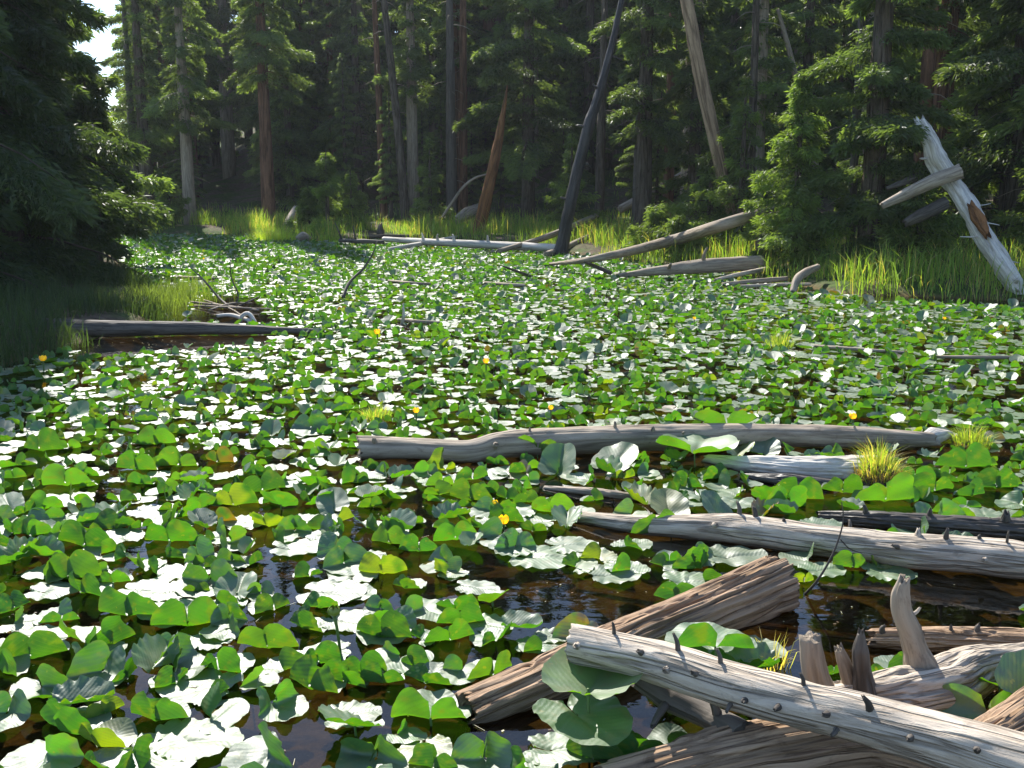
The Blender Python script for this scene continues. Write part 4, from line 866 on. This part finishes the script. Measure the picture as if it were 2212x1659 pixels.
# the big fir at the right water's edge
x, y = at(1858, 17.9); conifer("fir_tree", "big fir standing at the right water edge with its skirt touching the dark water", x, y, 11, 1.6, 70, 56000, h0=.01, droop=.36, base=(.028, .042, .018), tip=(.07, .098, .03), tuft=.12, seed=301, bare=.08, spread=.36, power=1.0)
x, y = at(1700, 18.5); conifer("fir_tree", "young fir just left of the big water-edge fir", x, y, 3.3, 1.05, 50, 14000, h0=.03, droop=.25, base=(.036, .056, .018), tip=(.09, .125, .03), tuft=.11, seed=302, spread=.38)
POLES = [(322, 35.5, .13, 0), (838, 35, .12, -.2), (885, 34, .13, -.9), (980, 34.5, .17, 0), (1003, 35, .15, .1), (1288, 31, .13, .1), (1366, 27, .12, .2), (1432, 27.5, .13, 0), (1604, 22.3, .085, -.1), (1818, 18.9, .07, -.1), (1955, 19.5, .13, 0), (2135, 19.5, .10, .1), (2192, 18.5, .12, .1)]
for i, (px, Y, r_, ln) in enumerate(POLES):
    x, y = at(px, Y); z0 = gz(x, y); hp = 9 + 3 * ((i * 7) % 5) / 5; parts = [tube([(0, 0, -.3), (ln * .3, 0, hp * .3), (ln * .7, 0, hp * .65), (ln, 0, hp)], [r_ * 1.2, r_, r_ * .7, .02], 14, 40, .12, .08, 3, 0, 600 + i)[:3]]
    b = np.array([x, y, z0]); V, F, A = parts[0]
    e = empty("dead_tree", b); tag(e, f"slender {['grey', 'brown', 'dark'][i % 3]} bare standing trunk number".replace(" number", "") + " before the dark forest, " + ["far left", "left of the thin leaning grey pole", "leaning left, near the centre left", "left of the brown trunk", "brown, left of the orange snag", "behind the charred snag", "just right of the charred snag", "midway from charred snag to tan trunk", "right of the tan trunk", "above the water-edge fir", "behind the broken white snag's top", "behind the right broken snag", "close to the right edge"][i], "dead tree", "slender bare trunks before the forest")
    mesh("trunk", V, F, M[['dark', 'redbark', 'bark'][i % 3]], e, {'wood': A}); tw = []
    for k in range(26):
        zz = rng.uniform(.08, .9) * hp; an = rng.uniform(0, 6.28); l = rng.uniform(.25, .9); dd = np.array([math.cos(an), math.sin(an), 0]); x0 = ln * zz / hp
        tw.append(tube([(x0, 0, zz), dd * l * .5 + [x0, 0, zz - l * .05], dd * l + [x0, 0, zz - l * .3]], [.011, .008, .003], 4, 5, 0, 0, 3, 0, 1)[:3])
    V, F, A = merge(tw); o = mesh("dead_twig", V, F, M['grey'], e, {'wood': A}); o["kind"] = "stuff"
# saplings and bushes
SAP = [(1585, 21.8, 3.4, 1.0, "young fir hiding the foot of the tan leaning trunk"), (720, 30.5, 2.3, .75, "dark little fir at the far waterline left of the log tangle"), (680, 31, 1.3, .6, "low bushy sapling right of the pale leaning log"),
       (1230, 27.5, 2.6, .8, "young fir between the two leaning snags"), (935, 33, 2.6, .6, "thin upright young pine left of the arching dead stem"),
       (1410, 22.5, 1.0, 1.0, "low shrub above the middle of the big rising log"), (770, 31.5, 1.7, .8, "bright bush on the far bank above the log tangle"),
       (1520, 23, 2.4, .9, "young fir above the right half of the big rising log"), (390, 33.5, 1.7, .8, "bush in bright grass below the sky gap trees"),
       (2060, 20, 3.0, 1.0, "light green bush behind the bleached broken trunk"), (1960, 17.5, 1.5, .9, "dark bush right of the water-edge fir's foot"), (2230, 17.5, 2.2, 1.1, "green bush at the right edge above the bright grass"), (1455, 21.5, .8, .6, "low yellowish bush in bright grass behind the thick short log")]
for i, (px, Y, H, Lm, lb) in enumerate(SAP):
    x, y = at(px, Y); conifer("young_fir" if 'bush' not in lb and 'shrub' not in lb else "bush", lb, x, y, H, Lm * random.uniform(.9, 1.4), 34, 4200, cat="young tree" if 'bush' not in lb and 'shrub' not in lb else "bush", h0=.02, droop=.2, up=.15, base=(.036, .054, .018), tip=(.085, .115, .03), tuft=.12, seed=400 + i, dead=3, power=.9, spread=.5, bare=.25)
# the forest behind
PROT = []
for i in range(8):
    H = [12.5, 13, 11, 12, 10.5, 13.5, 11.5, 12.5][i]; Lm = [1.7, 1.5, 1.9, 1.6, 1.8, 1.7, 2.0, 1.4][i]
    sh = [1, .85, 1.15, .9, 1.1, .8, 1.2, 1.0][i]
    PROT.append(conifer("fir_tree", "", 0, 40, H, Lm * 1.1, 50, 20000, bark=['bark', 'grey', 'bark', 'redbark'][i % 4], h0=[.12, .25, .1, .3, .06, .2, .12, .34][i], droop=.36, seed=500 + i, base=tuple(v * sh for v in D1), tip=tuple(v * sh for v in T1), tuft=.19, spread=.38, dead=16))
fx, fy = np.meshgrid(np.arange(-30, 34, 2.5), np.arange(14, 66, 2.7)); fx = fx.ravel() + rng.uniform(-1, 1, fx.size); fy = fy.ravel() + rng.uniform(-1.1, 1.1, fy.size)
LIT = [D(2170, 580, yw0), D(2100, 470, yw0 + .4), D(2050, 385, yw0 + 1.2), D(2000, 290, yw0 + 1.9)] + [P(a, b, .3) for a, b in [(900, 500), (1060, 492), (960, 505), (1150, 515), (1300, 540), (1500, 560), (1570, 545), (260, 500), (450, 500), (560, 500), (2180, 570), (1420, 530), (2120, 560), (2200, 520), (350, 498), (500, 500), (640, 500), (730, 505), (810, 500), (1210, 525), (1640, 560)]] + [D(1040, 450, ya), D(1250, 350, yc), D(1520, 200, 22.8), D(595, 430, 34), D(1560, 490, 20)]
s2 = np.array([SD.x, SD.y]) / math.hypot(SD.x, SD.y)
def blocks(x, y, H, L):
    for q in LIT:
        rel = np.array([x - q[0], y - q[1]]); al = rel @ s2; pp = abs(rel[0] * s2[1] - rel[1] * s2[0])
        if 0 < al < 16:
            zr = q[2] + al * math.tan(SUN_EL); zt = gz(x, y)
            if zr < zt + H and pp < L * (1 - (zr - zt) / H) ** .8 + .25: return True
    return False
sdf = sdist(fx, fy); used = set(); nfor = 0
keyp = [at(k[0], k[2]) for k in KEY]
for x, y, d in zip(fx, fy, sdf):
    az = math.degrees(math.atan2(x, y))
    if d < 2.2 or az < -31 or az > 31 or (az < -17.5 and y < 28): continue
    if az > 8 and d < 4: continue
    if az < 8 and d < 8: continue
    if d < 10 and rng.random() < .3: continue
    if d > 26 and rng.random() < .25: continue
    if min(math.hypot(x - a, y - b) for a, b in keyp) < 1.3: continue
    if -25.5 < az < -19.4: continue                      # the gap of open sky
    pxp = 1106 + FPX * math.tan(R(az)) * cp
    i = int(rng.integers(8)); s = rng.uniform(.85, 1.1)
    if az < -10: s *= .92
    if d > 14 and -17 < az < 9: s *= 1.38
    if blocks(x, y, 12.5 * s, 1.8): continue
    grp, whr = (("conifers in the forest behind the right bank", "right bank") if az > 8 else ("conifers in the forest behind the far shore", "far shore") if az > -8 else ("conifers in the forest at the far left", "far left"))
    dep = "front row of the" if d < 6 else "middle of the" if d < 14 else "back of the"
    lb = f"dark conifer in the {dep} forest behind the {whr}, {['full', 'slim, grey trunk', 'full and bright', 'brown trunk', 'low-branched', 'darkest', 'broad', 'high-crowned'][i]}"
    if i not in used:
        e = PROT[i]; e.location = (x, y, gz(x, y)); e.scale = (s, s, s); e.rotation_euler = (0, 0, rng.uniform(0, 6.28)); e["label"] = lb; e["group"] = grp; used.add(i)
    else: copy_tree(PROT[i], x, y, s, rng.uniform(0, 6.28), lb, grp)
    nfor += 1
under = [(p_, int(rng.integers(8))) for p_ in zip(rng.uniform(-17, 17, 170), rng.uniform(18, 46, 170))]
nu = 0
for (x, y), i in under:
    d = float(sdist(np.array([x]), np.array([y]))[0]); az = math.degrees(math.atan2(x, y)); s = rng.uniform(.22, .46)
    if d < (3.0 if az < 8 else 4.5) or d > 16 or (az < -17.5) or az > 30 or blocks(x, y, 12.5 * s, 1.8 * s): continue
    i = [0, 2, 4, 6][i % 4]
    copy_tree(PROT[i], x, y, s, rng.uniform(0, 6.28), f"young fir in the shaded understory, {'right bank' if az > 8 else 'centre' if az > -6 else 'far left'}, {'close to the shore' if d < 7 else 'deeper in'}, {['slim', 'broad', 'low-skirted', 'dense'][i // 2]} {'tall' if s > .36 else 'short' if s < .29 else 'middling'}", "young understory firs"); nu += 1
print("under", nu); print("forest trees", nfor, "leaves", len(leaves))
# low distant conifers under the sky gap
for k in range(22):
    az = R(rng.uniform(-25, -19.4)); d = rng.uniform(36, 62); x, y = d * math.sin(az), d * math.cos(az)
    copy_tree(PROT[k % 8], x, y, rng.uniform(.2, .3) * d / 48, k, "small distant conifer closing the view below the bright sky gap", "distant conifers below the sky gap")

# ------------------------------------------------------------------ grass
def blades(name, X0, Y0, Z0, Hh, Wd, col, label=None, cat=None, kind=None, lean=.45, link_mat='grass', parent=None, loc=None, bend=None):
    n = len(X0); a = rng.uniform(0, 6.28, n); la = rng.uniform(0, 6.28, n); ln = Hh * np.abs(rng.normal(0, lean, n))
    if bend is not None: la = bend[0]; ln = Hh * bend[1]
    w = np.stack([np.cos(a), np.sin(a), a * 0], -1) * Wd[:, None] * .5; l = np.stack([np.cos(la), np.sin(la), la * 0], -1)
    b = np.stack([X0, Y0, Z0], -1); m = b + np.stack([a * 0, a * 0, Hh * .6], -1) + l * (ln * .3)[:, None]; t = b + np.stack([a * 0, a * 0, Hh * (1 - .25 * ln / Hh)], -1) + l * ln[:, None]
    V = np.stack([b - w, b + w, m + w * .8, m - w * .8, t], 1).reshape(-1, 3); i = np.arange(n)[:, None] * 5
    F = [np.hstack([i, i + 1, i + 2, i + 3]), np.hstack([i + 3, i + 2, i + 4])]
    if loc is not None: V = V - np.array(loc)
    o = mesh(name, V, F, M[link_mat], parent, {'col': np.repeat(col, 5, axis=0)}, smooth=False)
    if loc is not None: o.location = loc
    if label: tag(o, label, cat, kind=kind)
    return o
n = 260000; gxx = rng.uniform(-17, 15, n); gyy = rng.uniform(8, 40, n); sdg = sdist(gxx, gyy); azg = np.degrees(np.arctan2(gxx, gyy))
dn = np.interp(sdg, [-.25, 0, 1.6, 3.5, 7], [0., 1, 1, .4, .03]) * (sdg > -.3)
patch = fbm(gxx * .5, gyy * .5, gxx * 0, 3, 77)
kp = (rng.random(n) < dn) & (patch > np.where(gyy > 24, -.3, -.08)) & (azg < 31) & (azg > -30) & ((azg > -17.8) | (gyy > 26)) 
gxx, gyy, sdg, azg = gxx[kp], gyy[kp], sdg[kp], azg[kp]
hh = rng.uniform(.12, .60, len(gxx)) * np.interp(sdg, [-.2, 1, 4], [.9, 1.05, .6]) * np.where(azg > 14, .95, 1)
hh *= .6 + .8 * np.clip(fbm(gxx * 1.2, gyy * 1.2, gxx * 0, 2, 12) + .5, 0, 1)
gc = np.array([.125, .185, .035]) * rng.uniform(.6, 1.25, (len(gxx), 1)); dry = rng.random(len(gxx)) < .2; gc[dry] = np.array([.28, .23, .09]) * rng.uniform(.7, 1.1, (dry.sum(), 1))
blades("shore_grass", gxx, gyy, ground_z(gxx, gyy) - .02, hh, rng.uniform(.008, .018, len(gxx)), gc, "tall bright green grass along the far and right banks", "grass", "stuff")
n = 90000; gxx = rng.uniform(-10, -3, n); gyy = rng.uniform(5, 18, n); sdg = sdist(gxx, gyy)
kp = (sdg > -.25) & (rng.random(n) < np.interp(sdg, [-.25, 0, 1.2, 3], [.2, 1, .5, .03])) & (fbm(gxx * .7, gyy * .7, gxx * 0, 2, 5) > -.2)
gxx, gyy, sdg = gxx[kp], gyy[kp], sdg[kp]
blades("bank_grass", gxx, gyy, ground_z(gxx, gyy) - .02, rng.uniform(.08, .36, len(gxx)), rng.uniform(.006, .012, len(gxx)), np.array([.03, .048, .017]) * rng.uniform(.6, 1.2, (len(gxx), 1)), "dark shaded grass hanging over the left bank's edge", "grass", "stuff")  # blade colour lowered to put the left bank's shade into the grass
# reeds on the little left point
n = 2500; c = P(350, 650, 0); gxx = rng.normal(c[0], .3, n); gyy = rng.normal(c[1], .8, n)
blades("reeds", gxx, gyy, np.full(n, -.05), rng.uniform(.12, .4, n), rng.uniform(.005, .010, n), np.array([.09, .12, .035]) * rng.uniform(.6, 1.2, (n, 1)), "thin pale green reeds standing in the water off the left bank", "reeds", "stuff", lean=.45)
def tussock(px, py, z, rad, h, n, label, col=(.16, .20, .035), mound=True, dryf=.25):
    c = P(px, py, 0); e = empty("grass_tussock", c); tag(e, label, "grass tussock")
    a = rng.uniform(0, 6.28, n); r = rad * np.sqrt(rng.random(n)); x, y = np.cos(a) * r, np.sin(a) * r
    gc = np.array(col) * rng.uniform(.6, 1.3, (n, 1)); d = rng.random(n) < dryf; gc[d] = np.array([.34, .26, .10]) * rng.uniform(.7, 1.1, (d.sum(), 1))
    blades("grass_blades", x, y, z * (1 - (r / rad) ** 2) * .9, h * rng.uniform(.2, 1.1, n) * (1 - .4 * r / rad), rng.uniform(.0025, .006, n), gc, parent=e, bend=(a + rng.normal(0, .6, n), np.abs(rng.normal(.25, .2, n)) + .5 * r / rad))
    if mound:
        th, u = np.meshgrid(np.linspace(0, 2 * np.pi, 28, endpoint=False), np.linspace(0, 1, 10)); k = 1 + .2 * vnoise(np.cos(th) * 3, np.sin(th) * 3, u * 3, 4)
        V = np.stack([np.cos(th) * rad * 1.1 * u ** .5 * k, np.sin(th) * rad * 1.1 * u ** .5 * k, z * (1 - u ** 2.2) * 1.0 - .06 * u], -1).reshape(-1, 3)
        i = np.arange(9)[:, None] * 28; j = np.arange(28)[None]; F = np.stack([i + j, i + (j + 1) % 28, i + 28 + (j + 1) % 28, i + 28 + j], -1).reshape(-1, 4)[:, ::-1]
        mesh("mound", V, F, M['bark'], e, {'wood': V * 2})
        # dead brown thatch hanging round the mound
        m = n; a = rng.uniform(0, 6.28, m); x, y = np.cos(a) * rad, np.sin(a) * rad
        blades("thatch", x, y, rng.uniform(0, z * .9, m), -rng.uniform(.02, .05, m), rng.uniform(.003, .006, m), np.array([.14, .09, .04]) * rng.uniform(.5, 1.3, (m, 1)), parent=e, lean=.5)
tussock(1895, 1040, .10, .13, .21, 650, "big sunlit grass tussock on a brown mound beside the silvery ridged log", dryf=.4)
tussock(2098, 968, .05, .11, .18, 420, "green grass tuft beyond the right end of the crooked log", dryf=.08)
tussock(812, 905, .02, .11, .12, 450, "small pale grass tuft left of the yellow flower", (.17, .23, .05), False, .2)
tussock(1685, 752, .04, .14, .24, 260, "bright yellow-green grass tuft far back among leaves at right", (.16, .21, .04), False, .15)
tussock(1668, 1436, .0, .07, .18, 34, "few thin dry grass stems by the driftwood stubs", (.3, .28, .1), False, .7)
tussock(715, 522, .02, .3, .35, 700, "bright green grass tuft at the far waterline, left of the log tangle", (.18, .24, .04), False, .05)
tussock(590, 520, .05, .7, .5, 1800, "bright yellow-green grass clump at the foot of the reddish trunk", (.22, .28, .04), False, .05)

# ------------------------------------------------------------------ thin backlit summer haze over the pond and forest
q = NT("haze"); q.t.links.new(q.n("ShaderNodeVolumePrincipled", {'Color': (.86, .92, 1, 1), 'Density': .00045, 'Anisotropy': .35}).outputs[0], q.out.inputs['Volume'])
hv = np.array([[x, y, z] for z in (-1.5, 32) for x, y in ((-75, -6), (75, -6), (75, 98), (-75, 98))])
hz = mesh("haze", hv, np.array([[3, 2, 1, 0], [4, 5, 6, 7], [0, 1, 5, 4], [1, 2, 6, 5], [2, 3, 7, 6], [3, 0, 4, 7]]), q.m, smooth=False); tag(hz, kind="stuff")
S.cycles.volume_bounces = 0
